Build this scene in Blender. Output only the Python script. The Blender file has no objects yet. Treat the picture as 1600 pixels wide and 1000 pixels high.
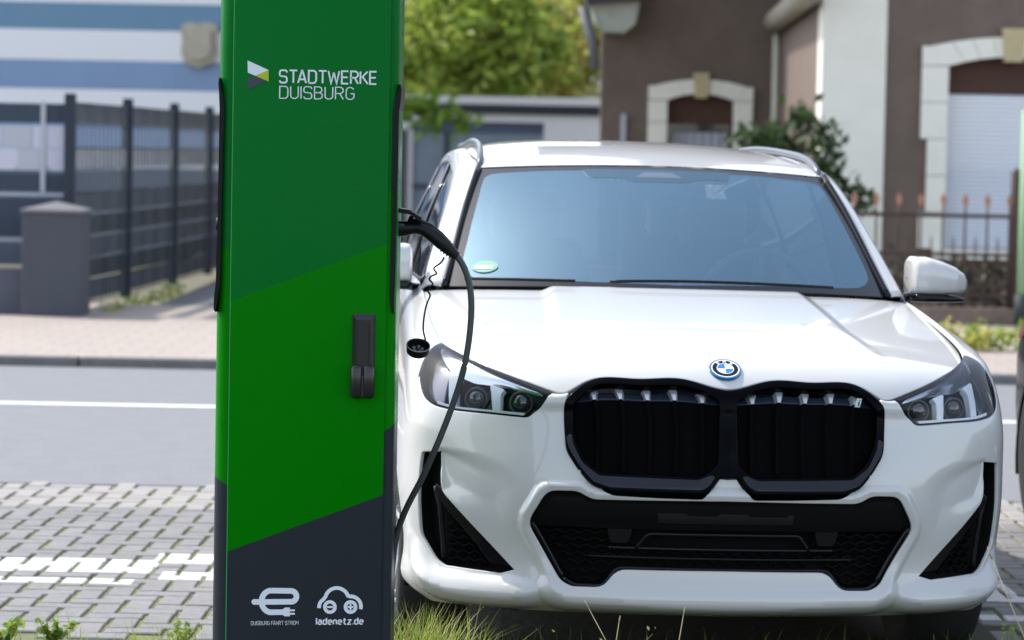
import bpy, bmesh, math, random
import numpy as np
from mathutils import Vector, Matrix, Quaternion, Euler
from mathutils.geometry import delaunay_2d_cdt
R = math.radians
random.seed(7); rng = np.random.default_rng(7)
scene = bpy.context.scene
# ------------------------------------------------------------------ camera
CAM_H = 1.574; FPX = 4667.0; PITCH = math.atan((500-231.36)/FPX); ROLL = R(1.1)
cam_d = bpy.data.cameras.new('camera'); cam = bpy.data.objects.new('camera', cam_d)
scene.collection.objects.link(cam); scene.camera = cam
cam.location = (0, 0, CAM_H)
cam.rotation_euler = (Euler((math.pi/2-PITCH, 0, 0)).to_matrix() @ Matrix.Rotation(ROLL, 3, 'Z')).to_euler()
cam_d.sensor_width = 36.0; cam_d.lens = FPX/1600*36.0
cam_d.clip_start = 0.1; cam_d.clip_end = 2000
cam_d.dof.use_dof = True; cam_d.dof.focus_distance = 8.15; cam_d.dof.aperture_fstop = 4.5
# ------------------------------------------------------------------ sky, sun, exposure
SUN_EL, SUN_AZ = R(50), R(-62)          # azimuth clockwise from +Y (away from the camera)
world = bpy.data.worlds.new('World'); scene.world = world; world.use_nodes = True
wn = world.node_tree; wn.nodes.clear()
sky = wn.nodes.new('ShaderNodeTexSky'); sky.sky_type = 'NISHITA'; sky.sun_disc = False
sky.sun_elevation = SUN_EL; sky.sun_rotation = SUN_AZ; sky.air_density = 1.0; sky.dust_density = 1.3; sky.ozone_density = 1.0
bgn = wn.nodes.new('ShaderNodeBackground'); bgn.inputs['Strength'].default_value = 0.15
wout = wn.nodes.new('ShaderNodeOutputWorld')
hz = wn.nodes.new('ShaderNodeHueSaturation'); hz.inputs['Saturation'].default_value = .62
wn.links.new(sky.outputs[0], hz.inputs['Color']); wn.links.new(hz.outputs[0], bgn.inputs[0]); wn.links.new(bgn.outputs[0], wout.inputs[0])
sd = Vector((math.sin(SUN_AZ)*math.cos(SUN_EL), math.cos(SUN_AZ)*math.cos(SUN_EL), math.sin(SUN_EL)))
sun_d = bpy.data.lights.new('sun', 'SUN'); sun_d.energy = 2.0; sun_d.angle = R(0.6); sun_d.color = (1, .95, .87)
sun = bpy.data.objects.new('sun', sun_d); scene.collection.objects.link(sun)
sun.rotation_euler = sd.to_track_quat('Z', 'Y').to_euler(); sun.location = sd*60
scene.view_settings.view_transform = 'Standard'; scene.view_settings.look = 'None'
scene.view_settings.exposure = 1.4; scene.view_settings.gamma = 1.0
try: scene.view_settings.use_curve_mapping = False
except Exception: pass
# ------------------------------------------------------------------ helpers
C = scene.collection
def at(u, v, Y):
    """world point on the plane at distance Y seen at photograph position (u, v): used to survey the place"""
    a, b = u-800, v-500; cr, sr = math.cos(ROLL), math.sin(ROLL)
    a, b = a*cr+b*sr, -a*sr+b*cr
    cp, sp = math.cos(PITCH), math.sin(PITCH)
    d = Vector((a/FPX, cp-b/FPX*sp, -b/FPX*cp-sp))
    return Vector((0, 0, CAM_H))+d*(Y/d.y)
def ground_at(u, v, z=0.0):
    p = at(u, v, 1.0)-Vector((0, 0, CAM_H)); t = (z-CAM_H)/p.z
    return Vector((0, 0, CAM_H))+p*t
class Mat:
    cache = {}
def mat(name, col=(.5,.5,.5), rough=.5, metal=0.0, coat=0.0, spec=.5, noise=None, bump=None, trans=0.0, ior=1.45, alpha=1.0):
    """procedural material: noise=(scale, amount, colour2), bump=(scale, strength)"""
    if name in Mat.cache: return Mat.cache[name]
    m = bpy.data.materials.new(name); m.use_nodes = True; Mat.cache[name] = m
    nt = m.node_tree; b = nt.nodes['Principled BSDF']
    b.inputs['Base Color'].default_value = (*col, 1); b.inputs['Roughness'].default_value = rough
    b.inputs['Metallic'].default_value = metal; b.inputs['Coat Weight'].default_value = coat
    b.inputs['Coat Roughness'].default_value = .03
    b.inputs['Specular IOR Level'].default_value = spec; b.inputs['IOR'].default_value = ior
    b.inputs['Transmission Weight'].default_value = trans
    tc = nt.nodes.new('ShaderNodeTexCoord')
    if noise:
        n = nt.nodes.new('ShaderNodeTexNoise'); n.inputs['Scale'].default_value = noise[0]; n.inputs['Detail'].default_value = 6
        n.inputs['Roughness'].default_value = .65
        nt.links.new(tc.outputs['Object'], n.inputs['Vector'])
        r = nt.nodes.new('ShaderNodeValToRGB'); r.color_ramp.elements[0].position = .35; r.color_ramp.elements[1].position = .68
        mx = nt.nodes.new('ShaderNodeMix'); mx.data_type = 'RGBA'
        c2 = noise[2] if len(noise) > 2 else tuple(c*.6 for c in col)
        mx.inputs['A'].default_value = (*col, 1); mx.inputs['B'].default_value = (*c2, 1)
        mul = nt.nodes.new('ShaderNodeMath'); mul.operation = 'MULTIPLY'; mul.inputs[1].default_value = noise[1]
        nt.links.new(n.outputs['Fac'], r.inputs['Fac']); nt.links.new(r.outputs['Color'], mul.inputs[0])
        nt.links.new(mul.outputs[0], mx.inputs['Factor']); nt.links.new(mx.outputs['Result'], b.inputs['Base Color'])
    if bump:
        n2 = nt.nodes.new('ShaderNodeTexNoise'); n2.inputs['Scale'].default_value = bump[0]; n2.inputs['Detail'].default_value = 5
        nt.links.new(tc.outputs['Object'], n2.inputs['Vector'])
        bp = nt.nodes.new('ShaderNodeBump'); bp.inputs['Strength'].default_value = bump[1]; bp.inputs['Distance'].default_value = .01
        nt.links.new(n2.outputs['Fac'], bp.inputs['Height']); nt.links.new(bp.outputs['Normal'], b.inputs['Normal'])
    return m
def glass_mat(name, tint, reflect_ior, rough=0.0, gcol=(1,1,1)):
    if name in Mat.cache: return Mat.cache[name]
    m = bpy.data.materials.new(name); m.use_nodes = True; Mat.cache[name] = m
    nt = m.node_tree; nt.nodes.clear()
    tr = nt.nodes.new('ShaderNodeBsdfTransparent'); tr.inputs[0].default_value = (*tint, 1)
    gl = nt.nodes.new('ShaderNodeBsdfGlossy'); gl.inputs['Color'].default_value = (*gcol, 1); gl.inputs['Roughness'].default_value = rough
    fr = nt.nodes.new('ShaderNodeFresnel'); fr.inputs['IOR'].default_value = reflect_ior
    mx = nt.nodes.new('ShaderNodeMixShader'); o = nt.nodes.new('ShaderNodeOutputMaterial')
    nt.links.new(fr.outputs[0], mx.inputs[0]); nt.links.new(tr.outputs[0], mx.inputs[1]); nt.links.new(gl.outputs[0], mx.inputs[2])
    nt.links.new(mx.outputs[0], o.inputs[0])
    return m
def tag(o, label=None, cat=None, group=None, kind=None):
    if label: o['label'] = label
    if cat: o['category'] = cat
    if group: o['group'] = group
    if kind: o['kind'] = kind
    return o
def empty(name, loc=(0,0,0), rot=(0,0,0), label=None, cat=None, group=None):
    o = bpy.data.objects.new(name, None); C.objects.link(o); o.location = loc; o.rotation_euler = rot
    o.empty_display_size = .1
    return tag(o, label, cat, group)
def link(name, me, parent=None):
    o = bpy.data.objects.new(name, me); C.objects.link(o)
    if parent: o.parent = parent
    return o
class MB:
    def __init__(s): s.v = []; s.f = []; s.mi = []; s.smooth = []
    def add(s, vs, fs, mi=0, smooth=False):
        o = len(s.v); s.v += [tuple(p) for p in vs]
        for f in fs: s.f.append(tuple(i+o for i in f)); s.mi.append(mi); s.smooth.append(smooth)
        return s
    def box(s, a, b, mi=0, bev=0.0):
        (x0,y0,z0),(x1,y1,z1) = a, b
        if x0 > x1: x0, x1 = x1, x0
        if y0 > y1: y0, y1 = y1, y0
        if z0 > z1: z0, z1 = z1, z0
        if bev <= 0:
            vs = [(x,y,z) for x in (x0,x1) for y in (y0,y1) for z in (z0,z1)]
            return s.add(vs, [(0,1,3,2),(4,6,7,5),(0,4,5,1),(2,3,7,6),(0,2,6,4),(1,5,7,3)], mi)
        bm = bmesh.new(); bmesh.ops.create_cube(bm, size=1)
        for v in bm.verts: v.co = Vector(((x0+x1)/2+v.co.x*(x1-x0), (y0+y1)/2+v.co.y*(y1-y0), (z0+z1)/2+v.co.z*(z1-z0)))
        bmesh.ops.bevel(bm, geom=bm.edges[:], offset=bev, segments=2, affect='EDGES', profile=.5)
        bm.verts.index_update()
        s.add([v.co[:] for v in bm.verts], [[v.index for v in f.verts] for f in bm.faces], mi); bm.free(); return s
    def prism(s, poly, y0, y1, mi=0, plane='xz'):
        """closed 2D outline extruded; plane xz extrudes along y, xy along z, yz along x"""
        n = len(poly)
        def P(p, d): return {'xz': (p[0], d, p[1]), 'xy': (p[0], p[1], d), 'yz': (d, p[0], p[1])}[plane]
        vs = [P(p, y0) for p in poly]+[P(p, y1) for p in poly]
        fs = [(i, (i+1) % n, n+(i+1) % n, n+i) for i in range(n)]+[tuple(range(n))[::-1], tuple(range(n, 2*n))]
        return s.add(vs, fs, mi)
    def tube(s, pts, rad, seg=8, mi=0, cap=True, flat=None):
        pts = [Vector(p) for p in pts]; n = len(pts)
        rads = rad if hasattr(rad, '__len__') else [rad]*n
        vs = []; up = Vector((0,0,1)); prev = None
        for i, p in enumerate(pts):
            t = (pts[min(i+1,n-1)]-pts[max(i-1,0)]).normalized()
            if prev is None:
                a = t.cross(up); a = a if a.length > .1 else t.cross(Vector((1,0,0)))
            else: a = prev-t*prev.dot(t)
            a.normalize(); prev = a; b = t.cross(a)
            for k in range(seg):
                q = 2*math.pi*k/seg; ra = rads[i]; rb = ra*(flat[i] if hasattr(flat,'__len__') else (flat or 1))
                vs.append(p+a*math.cos(q)*ra+b*math.sin(q)*rb)
        fs = [(i*seg+k, i*seg+(k+1) % seg, (i+1)*seg+(k+1) % seg, (i+1)*seg+k) for i in range(n-1) for k in range(seg)]
        if cap: fs += [tuple(range(seg))[::-1], tuple(range((n-1)*seg, n*seg))]
        return s.add(vs, fs, mi, True)
    def lathe(s, prof, seg=24, mi=0, axis='z', center=(0,0,0)):
        vs = []; c = Vector(center)
        for r, h in prof:
            for k in range(seg):
                q = 2*math.pi*k/seg; x, y = r*math.cos(q), r*math.sin(q)
                vs.append(c+Vector({'z': (x,y,h), 'x': (h,x,y), 'y': (x,h,y)}[axis]))
        n = len(prof)
        fs = [(i*seg+k, i*seg+(k+1) % seg, (i+1)*seg+(k+1) % seg, (i+1)*seg+k) for i in range(n-1) for k in range(seg)]
        return s.add(vs, fs, mi, True)
    def build(s, name, mats, parent=None, fixn=True, autosmooth=None):
        me = bpy.data.meshes.new(name); me.from_pydata(s.v, [], s.f)
        if not isinstance(mats, (list, tuple)): mats = [mats]
        for m in mats: me.materials.append(m)
        me.polygons.foreach_set('material_index', s.mi); me.polygons.foreach_set('use_smooth', s.smooth)
        if fixn:
            bm = bmesh.new(); bm.from_mesh(me); bmesh.ops.recalc_face_normals(bm, faces=bm.faces[:]); bm.to_mesh(me); bm.free()
        me.update()
        if autosmooth is not None:
            me.polygons.foreach_set('use_smooth', [True]*len(me.polygons)); me.set_sharp_from_angle(angle=R(autosmooth))
        return link(name, me, parent)
def grid_mesh(name, G, mats, parent=None, closed=False, solid=0.0):
    """smooth sheet through a rows x cols x 3 grid"""
    G = np.asarray(G); r, c = G.shape[:2]
    fs = [(i*c+j, i*c+(j+1) % c, (i+1)*c+(j+1) % c, (i+1)*c+j) for i in range(r-1) for j in range(c if closed else c-1)]
    mb = MB(); mb.add(G.reshape(-1,3).tolist(), fs, 0, True)
    o = mb.build(name, mats, parent)
    if solid:
        md = o.modifiers.new('thickness', 'SOLIDIFY'); md.thickness = solid; md.offset = 0
    return o
def loft(rows, nu, nv):
    """natural-spline surface through rows of control points -> nv x nu grid"""
    Rw = [nat(np.linspace(0, 1, len(r)), np.array(r, float))(np.linspace(0, 1, nu)) for r in rows]
    return nat(np.linspace(0, 1, len(rows)), np.array(Rw))(np.linspace(0, 1, nv))
def fillet(poly, r, n=4, closed=True):
    """round the corners of a 2D outline"""
    P = [np.array(p, float) for p in poly]; out = []
    rr = r if hasattr(r, '__len__') else [r]*len(P)
    for i, p in enumerate(P):
        a, b = P[i-1]-p, P[(i+1) % len(P)]-p; la, lb = np.linalg.norm(a), np.linalg.norm(b)
        if rr[i] <= 0 or (not closed and i in (0, len(P)-1)): out.append(tuple(p)); continue
        d = min(rr[i], la*.45, lb*.45); A = p+a/la*d; B = p+b/lb*d
        for k in range(n+1):
            t = k/n; out.append(tuple((1-t)**2*A+2*t*(1-t)*p+t*t*B))
    return out
def resample(poly, step, closed=True):
    P = list(map(np.array, poly)); out = []; n = len(P)
    for i in range(n if closed else n-1):
        a, b = P[i], P[(i+1) % n]; k = max(1, int(math.ceil(np.linalg.norm(b-a)/step)))
        out += [tuple(a+(b-a)*j/k) for j in range(k)]
    if not closed: out.append(tuple(P[-1]))
    return out
def inside(poly, X, Y):
    P = np.array(poly); x0, y0 = P[:,0], P[:,1]; x1, y1 = np.roll(x0,-1), np.roll(y0,-1)
    r = np.zeros(len(X), bool)
    for a, b, c, d in zip(x0, y0, x1, y1):
        if b == d: continue
        m = ((b > Y) != (d > Y)) & (X < (c-a)*(Y-b)/(d-b)+a); r ^= m
    return r
def pdist(poly, X, Y, closed=True):
    P = np.array(poly); D = np.full(len(X), 1e9); n = len(P)
    for i in range(n if closed else n-1):
        a, b = P[i], P[(i+1) % n]; ab = b-a; L = ab@ab+1e-12
        t = np.clip(((X-a[0])*ab[0]+(Y-a[1])*ab[1])/L, 0, 1)
        D = np.minimum(D, np.hypot(X-a[0]-t*ab[0], Y-a[1]-t*ab[1]))
    return D
def offset_poly(poly, d, step=.008):
    """outline moved outwards by d (inwards if negative)"""
    P = np.array(resample(poly, step)); t = np.roll(P,-1,0)-np.roll(P,1,0); t /= np.linalg.norm(t,axis=1,keepdims=True)+1e-12
    n = np.stack([t[:,1], -t[:,0]], 1); a = P[:,0]; b = P[:,1]
    if (a*np.roll(b,-1)-np.roll(a,-1)*b).sum() < 0: n = -n
    Q = P+n*d; k = pdist(poly, Q[:,0], Q[:,1]) > abs(d)*.97
    return [tuple(q) for q in Q[k]]
def sstep(x): x = np.clip(x, 0, 1); return x*x*(3-2*x)
def panel(name, ev, outer, holes=(), cuts=(), grid=.012, bstep=.01, r=.0025, depth=.014, mats=None, parent=None, hole_depth=None, extra=()):
    """sheet-metal panel: outline and holes in a skin's own 2D coordinates, triangulated, lifted by ev(X,Y)->points,normals,
    with rounded edges turned inwards"""
    loops = [resample(l, bstep) for l in (outer, *holes, *cuts)]
    pts = []; edges = []
    for l in loops:
        o = len(pts); pts += l; edges += [(o+i, o+(i+1) % len(l)) for i in range(len(l))]
    for l in extra:
        o = len(pts); pts += l; edges += [(o+i, o+i+1) for i in range(len(l)-1)]
    ou = np.array(loops[0]); lo, hi = ou.min(0), ou.max(0)
    gx = np.arange(lo[0]+grid*.5, hi[0], grid); gy = np.arange(lo[1]+grid*.5, hi[1], grid*.92)
    GX, GY = np.meshgrid(gx, gy); GX = GX+((np.arange(len(gy)) % 2)*grid*.5)[:,None]; X, Y = GX.ravel(), GY.ravel()
    def keep(X, Y):
        k = inside(loops[0], X, Y)
        for l in loops[1:]: k &= ~inside(l, X, Y)
        return k
    k = keep(X, Y); X, Y = X[k], Y[k]
    D = np.full(len(X), 1e9)
    for l in loops: D = np.minimum(D, pdist(l, X, Y))
    for l in extra: D = np.minimum(D, pdist(l, X, Y, False))
    k = D > grid*.4; X, Y = X[k], Y[k]
    pts += list(zip(X.tolist(), Y.tolist()))
    ov, oe, of = delaunay_2d_cdt([Vector(p) for p in pts], edges, [], 0, 1e-6)[:3]
    V2 = np.array([v[:] for v in ov]); T = np.array([f for f in of if len(f) == 3])
    cen = V2[T].mean(1); T = T[keep(cen[:,0], cen[:,1])]
    used = np.unique(T); mp = -np.ones(len(V2), int); mp[used] = np.arange(len(used)); V2 = V2[used]; T = mp[T]
    P, N = ev(V2[:,0], V2[:,1])
    fn = np.cross(P[T[:,1]]-P[T[:,0]], P[T[:,2]]-P[T[:,0]]); flip = (fn*N[T[:,0]]).sum(1) < 0
    T[flip] = T[flip][:,::-1]
    cnt = {}
    for a, b, c in T.tolist():
        for e in ((a,b),(b,c),(c,a)): cnt[e] = 1
    bd = [e for e in cnt if (e[1], e[0]) not in cnt]
    tv = np.zeros_like(P)
    for a, b in bd:
        t = np.cross(P[b]-P[a], N[a]+N[b]); l = np.linalg.norm(t)
        if l > 0: tv[a] += t/l; tv[b] += t/l
    bi = np.array(sorted({i for e in bd for i in e})); n0 = len(P)
    l = np.linalg.norm(tv[bi], axis=1, keepdims=True); l[l == 0] = 1; tb = tv[bi]/l
    hd = np.full((len(bi),1), depth)
    if hole_depth is not None:
        for h in loops[1:1+len(holes)]:
            hd[pdist(h, V2[bi,0], V2[bi,1]) < 1e-4] = hole_depth
    r1 = P[bi]+tb*r*.65-N[bi]*r*.35; r2 = P[bi]+tb*r-N[bi]*r; r3 = P[bi]+tb*r-N[bi]*hd
    ix = {int(b): j for j, b in enumerate(bi)}; nb = len(bi); F = T.tolist()
    for a, b in bd:
        i, j = ix[a], ix[b]
        F += [(b, a, n0+i, n0+j), (n0+j, n0+i, n0+nb+i, n0+nb+j), (n0+nb+j, n0+nb+i, n0+2*nb+i, n0+2*nb+j)]
    nr = lambda a: a/np.linalg.norm(a, axis=1, keepdims=True)
    AN = np.vstack([N, nr(N[bi]+tb*1.0), nr(tb+N[bi]*.15), tb])
    AP = np.vstack([P, r1, r2, r3])
    me = bpy.data.meshes.new(name); me.from_pydata(AP.tolist(), [], F)
    for m in (mats if isinstance(mats, (list,tuple)) else [mats]): me.materials.append(m)
    me.polygons.foreach_set('use_smooth', [True]*len(me.polygons)); me.update()
    me.normals_split_custom_set_from_vertices(AN.tolist())
    return link(name, me, parent)
# ---- car skin: smooth nets in car space (x right, y rearward from the nose, z up) ----
def nat(x, y):
    x = np.asarray(x, float); y = np.asarray(y, float)
    n = len(x); h = np.diff(x); A = np.eye(n); b = np.zeros((n,) + y.shape[1:])
    for i in range(1, n - 1):
        A[i, i-1] = h[i-1]; A[i, i] = 2*(h[i-1]+h[i]); A[i, i+1] = h[i]
        b[i] = 6*((y[i+1]-y[i])/h[i]-(y[i]-y[i-1])/h[i-1])
    m = np.linalg.solve(A, b.reshape(n, -1)).reshape(b.shape)
    def f(t):
        t = np.asarray(t, float); i = np.clip(np.searchsorted(x, t)-1, 0, n-2)
        d = t-x[i]; hh = h[i]
        if y.ndim > 1:
            d = d.reshape(d.shape+(1,)*(y.ndim-1)); hh = hh.reshape(d.shape)
        return y[i]+d*((y[i+1]-y[i])/hh-hh*(2*m[i]+m[i+1])/6)+d*d*m[i]/2+d**3*(m[i+1]-m[i])/(6*hh)
    return f
zc = nat(*zip((0.0,.78),(.03,.835),(.06,.883),(.09,.916),(.13,.944),(.19,.969),(.27,.991),(.4,1.018),(.6,1.052),(.8,1.083),(1.0,1.112),(1.2,1.138),(1.5,1.17)))
yp = nat([0,.12,.24,.36,.46,.56,.64,.72,.78,.84], [0,.003,.014,.033,.055,.085,.120,.165,.205,.25])
def Zh(x, y): return zc(y-yp(np.abs(x)))-.03*(x/.8)**2
# plan stations at the widest height, and the matching point of the top edge (shut line / belt)
PLAN = [(0,0),(.12,.003),(.24,.014),(.36,.033),(.46,.055),(.56,.085),(.64,.120),(.72,.165),(.792,.215),(.858,.275),(.902,.350),(.923,.445),(.930,.58),(.929,.86),
        (.917,1.30),(.907,2.2),(.907,3.2),(.895,3.85),(.83,4.22),(.60,4.40),(.3,4.455),(0,4.47)]
TOP = [(0,.058,0),(.13,.085,0),(.254,.096,0),(.375,.118,0),(.45,.108,0),(.512,.121,0),(.60,.18,0),(.68,.262,0),(.745,.36,.945),(.79,.46,.966),(.812,.55,.983),(.822,.64,.999),(.826,.75,1.015),(.826,.95,1.042),
       (.818,1.34,1.088),(.81,2.2,1.11),(.80,3.2,1.13),(.76,3.8,1.15),(.68,4.12,1.12),(.50,4.30,1.08),(.25,4.36,1.07),(0,4.37,1.07)]
VK = np.array([.205,.235,.33,.50,.66,.80,.87,.93,1.0])
FOFF = [.125,.055,.022,0,.004,.034]; SINS = [.08,.035,.012,.002,.0,.010]
def _net():
    P = np.array(PLAN, float); n = len(P)
    full = np.vstack([P[:0:-1]*[-1,1], P])
    sl = np.concatenate([[0], np.cumsum(np.linalg.norm(np.diff(P, axis=0), axis=1))])
    N = []
    for m in range(n):
        a = full[n-1+m-1]; b = full[min(n-1+m+1, len(full)-1)] if m < n-1 else P[m]*[1,1]+[-.3,.015]
        t = (b-a)/np.linalg.norm(b-a); nx, ny = abs(t[1]), abs(t[0])
        sg = 1 if P[m,1] < 2.5 else -1
        tx, ty, tz = TOP[m]
        if tz == 0: tz = float(Zh(tx, ty))
        row = []
        for k in range(6):
            row.append((P[m,0]-SINS[k]*nx*nx, P[m,1]+sg*FOFF[k]*ny*ny, VK[k]))
        k5 = np.array(row[5]); T = np.array([tx,ty,tz]); side = nx*nx
        out = np.array([nx, -sg*ny, .8]); out /= np.linalg.norm(out)
        for w, bu in ((.36,.8),(.70,1.0)):
            row.append(tuple(k5+(T-k5)*w+out*bu*(.010+.030*side)))
        row.append(tuple(T)); N.append(row)
    N = np.array(N)                                  # stations, rails, 3
    S = np.concatenate([-sl[:0:-1], sl])
    NN = np.concatenate([N[:0:-1]*[-1,1,1], N])
    return S, NN
_S, _N = _net()
_fs = nat(_S, _N)
def skin0(s, v):
    s = np.atleast_1d(np.asarray(s, float)); v = np.atleast_1d(np.asarray(v, float))
    R = _fs(s)                                       # n, rails, 3
    h = np.diff(VK); n = len(VK)
    A = np.eye(n); b = np.zeros((len(s), n, 3))
    for i in range(1, n-1):
        A[i,i-1] = h[i-1]; A[i,i] = 2*(h[i-1]+h[i]); A[i,i+1] = h[i]
        b[:,i] = 6*((R[:,i+1]-R[:,i])/h[i]-(R[:,i]-R[:,i-1])/h[i-1])
    m = np.einsum('ij,njk->nik', np.linalg.inv(A), b)
    i = np.clip(np.searchsorted(VK, v)-1, 0, n-2); q = np.arange(len(s))
    d = (v-VK[i])[:,None]; hh = h[i][:,None]
    y0, y1, m0, m1 = R[q,i], R[q,i+1], m[q,i], m[q,i+1]
    return y0+d*((y1-y0)/hh-hh*(2*m0+m1)/6)+d*d*m0/2+d**3*(m1-m0)/(6*hh)
# ------------------------------------------------------------------ narrow technical lettering drawn as strokes (unit height, ~.6 wide)
def arc(cx, cy, rx, ry, a0, a1, n=8):
    return [(cx+rx*math.cos(R(a0+(a1-a0)*k/n)), cy+ry*math.sin(R(a0+(a1-a0)*k/n))) for k in range(n+1)]
def strokes(ch):
    W = .56
    S = {
     'S': [arc(.42,.78,.14,.22,10,90,5)[::1]+arc(.15,.76,.15,.24,90,180,4)+[(0,.70)]+arc(.14,.66,.14,.14,180,255,4)+[(.42,.49)]+arc(.42,.25,.14,.24,80,0,4)+arc(.42,.24,.14,.24,0,-90,5)+arc(.15,.22,.15,.22,-90,-170,5)],
     'T': [[(0,1),(.60,1)],[(.30,1),(.30,0)]],
     'A': [[(0,0),(.29,1),(.33,1),(.62,0)],[(.09,.29),(.53,.29)]],
     'D': [[(0,0),(0,1),(.34,1)]+arc(.34,.72,.24,.28,90,0,5)+arc(.34,.28,.24,.28,0,-90,5)+[(.34,0),(0,0)]],
     'W': [[(0,1),(.20,0),(.40,.82),(.44,.82),(.64,0),(.84,1)]],
     'E': [[(.50,1),(0,1),(0,0),(.50,0)],[(0,.51),(.45,.51)]],
     'R': [[(0,0),(0,1),(.32,1)]+arc(.32,.74,.23,.26,90,-90,8)+[(0,.48)],[(.30,.48),(.56,0)]],
     'K': [[(0,0),(0,1)],[(.54,1),(.10,.50)],[(.17,.56),(.57,0)]],
     'U': [[(0,1)]+arc(.27,.26,.27,.26,180,360,9)+[(.54,1)]],
     'I': [[(0,0),(0,1)]],
     'B': [[(0,0),(0,1),(.32,1)]+arc(.32,.76,.20,.24,90,-90,7)+[(0,.52)],[(.32,.52)]+arc(.32,.26,.24,.26,90,-90,7)+[(0,0)]],
     'G': [arc(.28,.74,.27,.26,20,180,8)+arc(.28,.26,.28,.26,180,360,9)+[(.56,.48),(.30,.48)]],
     'F': [[(.50,1),(0,1),(0,0)],[(0,.50),(.43,.50)]],
     'H': [[(0,0),(0,1)],[(.54,0),(.54,1)],[(0,.51),(.54,.51)]],
     'O': [arc(.28,.72,.28,.28,0,180,9)+arc(.28,.28,.28,.28,180,360,9)+[(.56,.72)]],
     'M': [[(0,0),(0,1),(.33,.40),(.66,1),(.66,0)]],
     'l': [[(0,0),(0,1)]],
     'a': [[(.04,.68)]+arc(.24,.52,.18,.17,110,0,5)+[(.42,0)],[(.42,.42),(.18,.42)]+arc(.18,.21,.18,.21,90,270,7)+[(.42,.04)]],
     'd': [[(.44,0),(.44,1)],[(.44,.60)]+arc(.22,.52,.20,.17,60,180,5)+arc(.22,.17,.22,.17,180,320,6)+[(.44,.10)]],
     'e': [[(0,.36),(.44,.36)]+arc(.22,.48,.22,.20,0,180,8)+arc(.22,.20,.22,.20,180,320,7)],
     'n': [[(0,0),(0,.70)],[(0,.58)]+arc(.23,.48,.20,.21,130,0,6)+[(.43,0)]],
     't': [[(.13,.95)]+arc(.30,.16,.17,.16,180,270,4)+[(.36,0)],[(0,.68),(.34,.68)]],
     'z': [[(0,.68),(.40,.68),(0,0),(.42,0)]],
     '.': [[(0,0),(0,.08)]],
    }
    S['Ä'] = S['A']+[[(.17,1.16),(.17,1.24)],[(.45,1.16),(.45,1.24)]]
    return S[ch]
def ribbon(pts, w):
    """flat stroke of width w with mitred joints -> 2D verts, faces"""
    P = [Vector(p) for p in pts]; P = [p for i, p in enumerate(P) if i == 0 or (p-P[i-1]).length > w*.03]; n = len(P); v = []
    for i in range(n):
        d0 = (P[i]-P[i-1]).normalized() if i > 0 else None; d1 = (P[i+1]-P[i]).normalized() if i < n-1 else None
        if d0 is None: d0 = d1
        if d1 is None: d1 = d0
        t = (d0+d1); t = t.normalized() if t.length > 1e-6 else d1
        nn = Vector((-t.y, t.x)); k = 1/max(.35, nn.dot(Vector((-d1.y, d1.x))))
        p = P[i].copy()
        if i == 0: p = p-d1*w*.5*.0
        v += [tuple(p+nn*w*.5*k), tuple(p-nn*w*.5*k)]
    return v, [(2*i, 2*i+1, 2*i+3, 2*i+2) for i in range(n-1)]
def text_mesh(mb, txt, x, z, h, w, wx=1.0, gap=.20, y=0.0, mi=0):
    """letters in the xz plane at depth y; returns the end x; w = stroke width in units of height"""
    prev = ''; kk = 0
    for ch in txt:
        x += {'TA':-.13,'TW':-.05,'RK':-.02,'KE':-.03,'FÄ':-.12,'LA':-.1}.get(prev+ch, 0)*h*wx; prev = ch
        if ch == ' ': x += .34*h*wx; continue
        mx = 0
        for st in strokes(ch):
            pts = [(x+px*h*wx, z+pz*h) for px, pz in st]; mx = max(mx, max(p[0] for p in st))
            kk += 1; v, f = ribbon(pts, w*h); mb.add([(a, y-(kk % 3)*.00012, b) for a, b in v], f, mi)
        x += (mx+gap)*h*wx
    return x
# ------------------------------------------------------------------ car outlines on the skin (|s|, v)
INTAKE = [(0,.567),(.394,.561),(.434,.585),(.528,.583),(.584,.480),(.481,.313),(.447,.296),(.350,.297),(.311,.348),(0,.351)]
INTAKE_R = [0,.03,.03,.03,.03,.04,.04,.025,.03,0]
def mirror2(half):
    return list(half)+[(-x,y) for x,y in half[::-1] if abs(x) > 1e-9]
intake_poly = mirror2(fillet(INTAKE, INTAKE_R))
VENT = fillet([(.953,.662),(.872,.670),(.865,.553),(.612,.333),(.662,.319),(.856,.326),(.888,.339),(.966,.412),(.966,.523),(.960,.610)], [.012,.006,.02,.006,.012,.02,.02,.02,.02,.02])
def lip_c(a): return np.interp(a, _la, _lc)
def lip_u(a): return np.interp(a, _la, _lu)
_la = np.linspace(.50,1.14,120)
_lc = nat([.50,.60,.70,.80,.87,.94,1.02,1.14], [.286,.274,.269,.270,.278,.302,.350,.420])(_la)
_lu = nat([.50,.56,.60,.70,.80,.86,.90,.97,1.04,1.14], [.292,.307,.318,.316,.321,.326,.340,.400,.440,.500])(_la)
CHEEK = fillet([(.875,.671),(.798,.671),(.726,.666),(.657,.648),(.60,.60),(.592,.50),(.64,.42),(.72,.43),(.80,.49),(.868,.553)], [0,.03,.04,.04,.05,.05,.05,.04,.03,0], 6)
RIM = [(0,.584),(.388,.578),(.428,.601),(.540,.599),(.603,.480),(.494,.288),(.455,.268),(0,.262)]
rim_poly = mirror2(fillet(RIM, [0,.03,.03,.035,.04,.05,.05,0], 6))
LIGHT = [(.566,.994),(.631,.996),(.70,.996),(.772,.995),(.853,.994),(.97,.994),(.984,.925),(.998,.862),(.965,.822),(.913,.802),(.835,.791),(.711,.786),(.585,.777),(.557,.818)]
LIGHT_R = [.006,.02,.02,.02,.02,.012,.03,.03,.03,.03,.03,.03,.018,.02]
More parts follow.
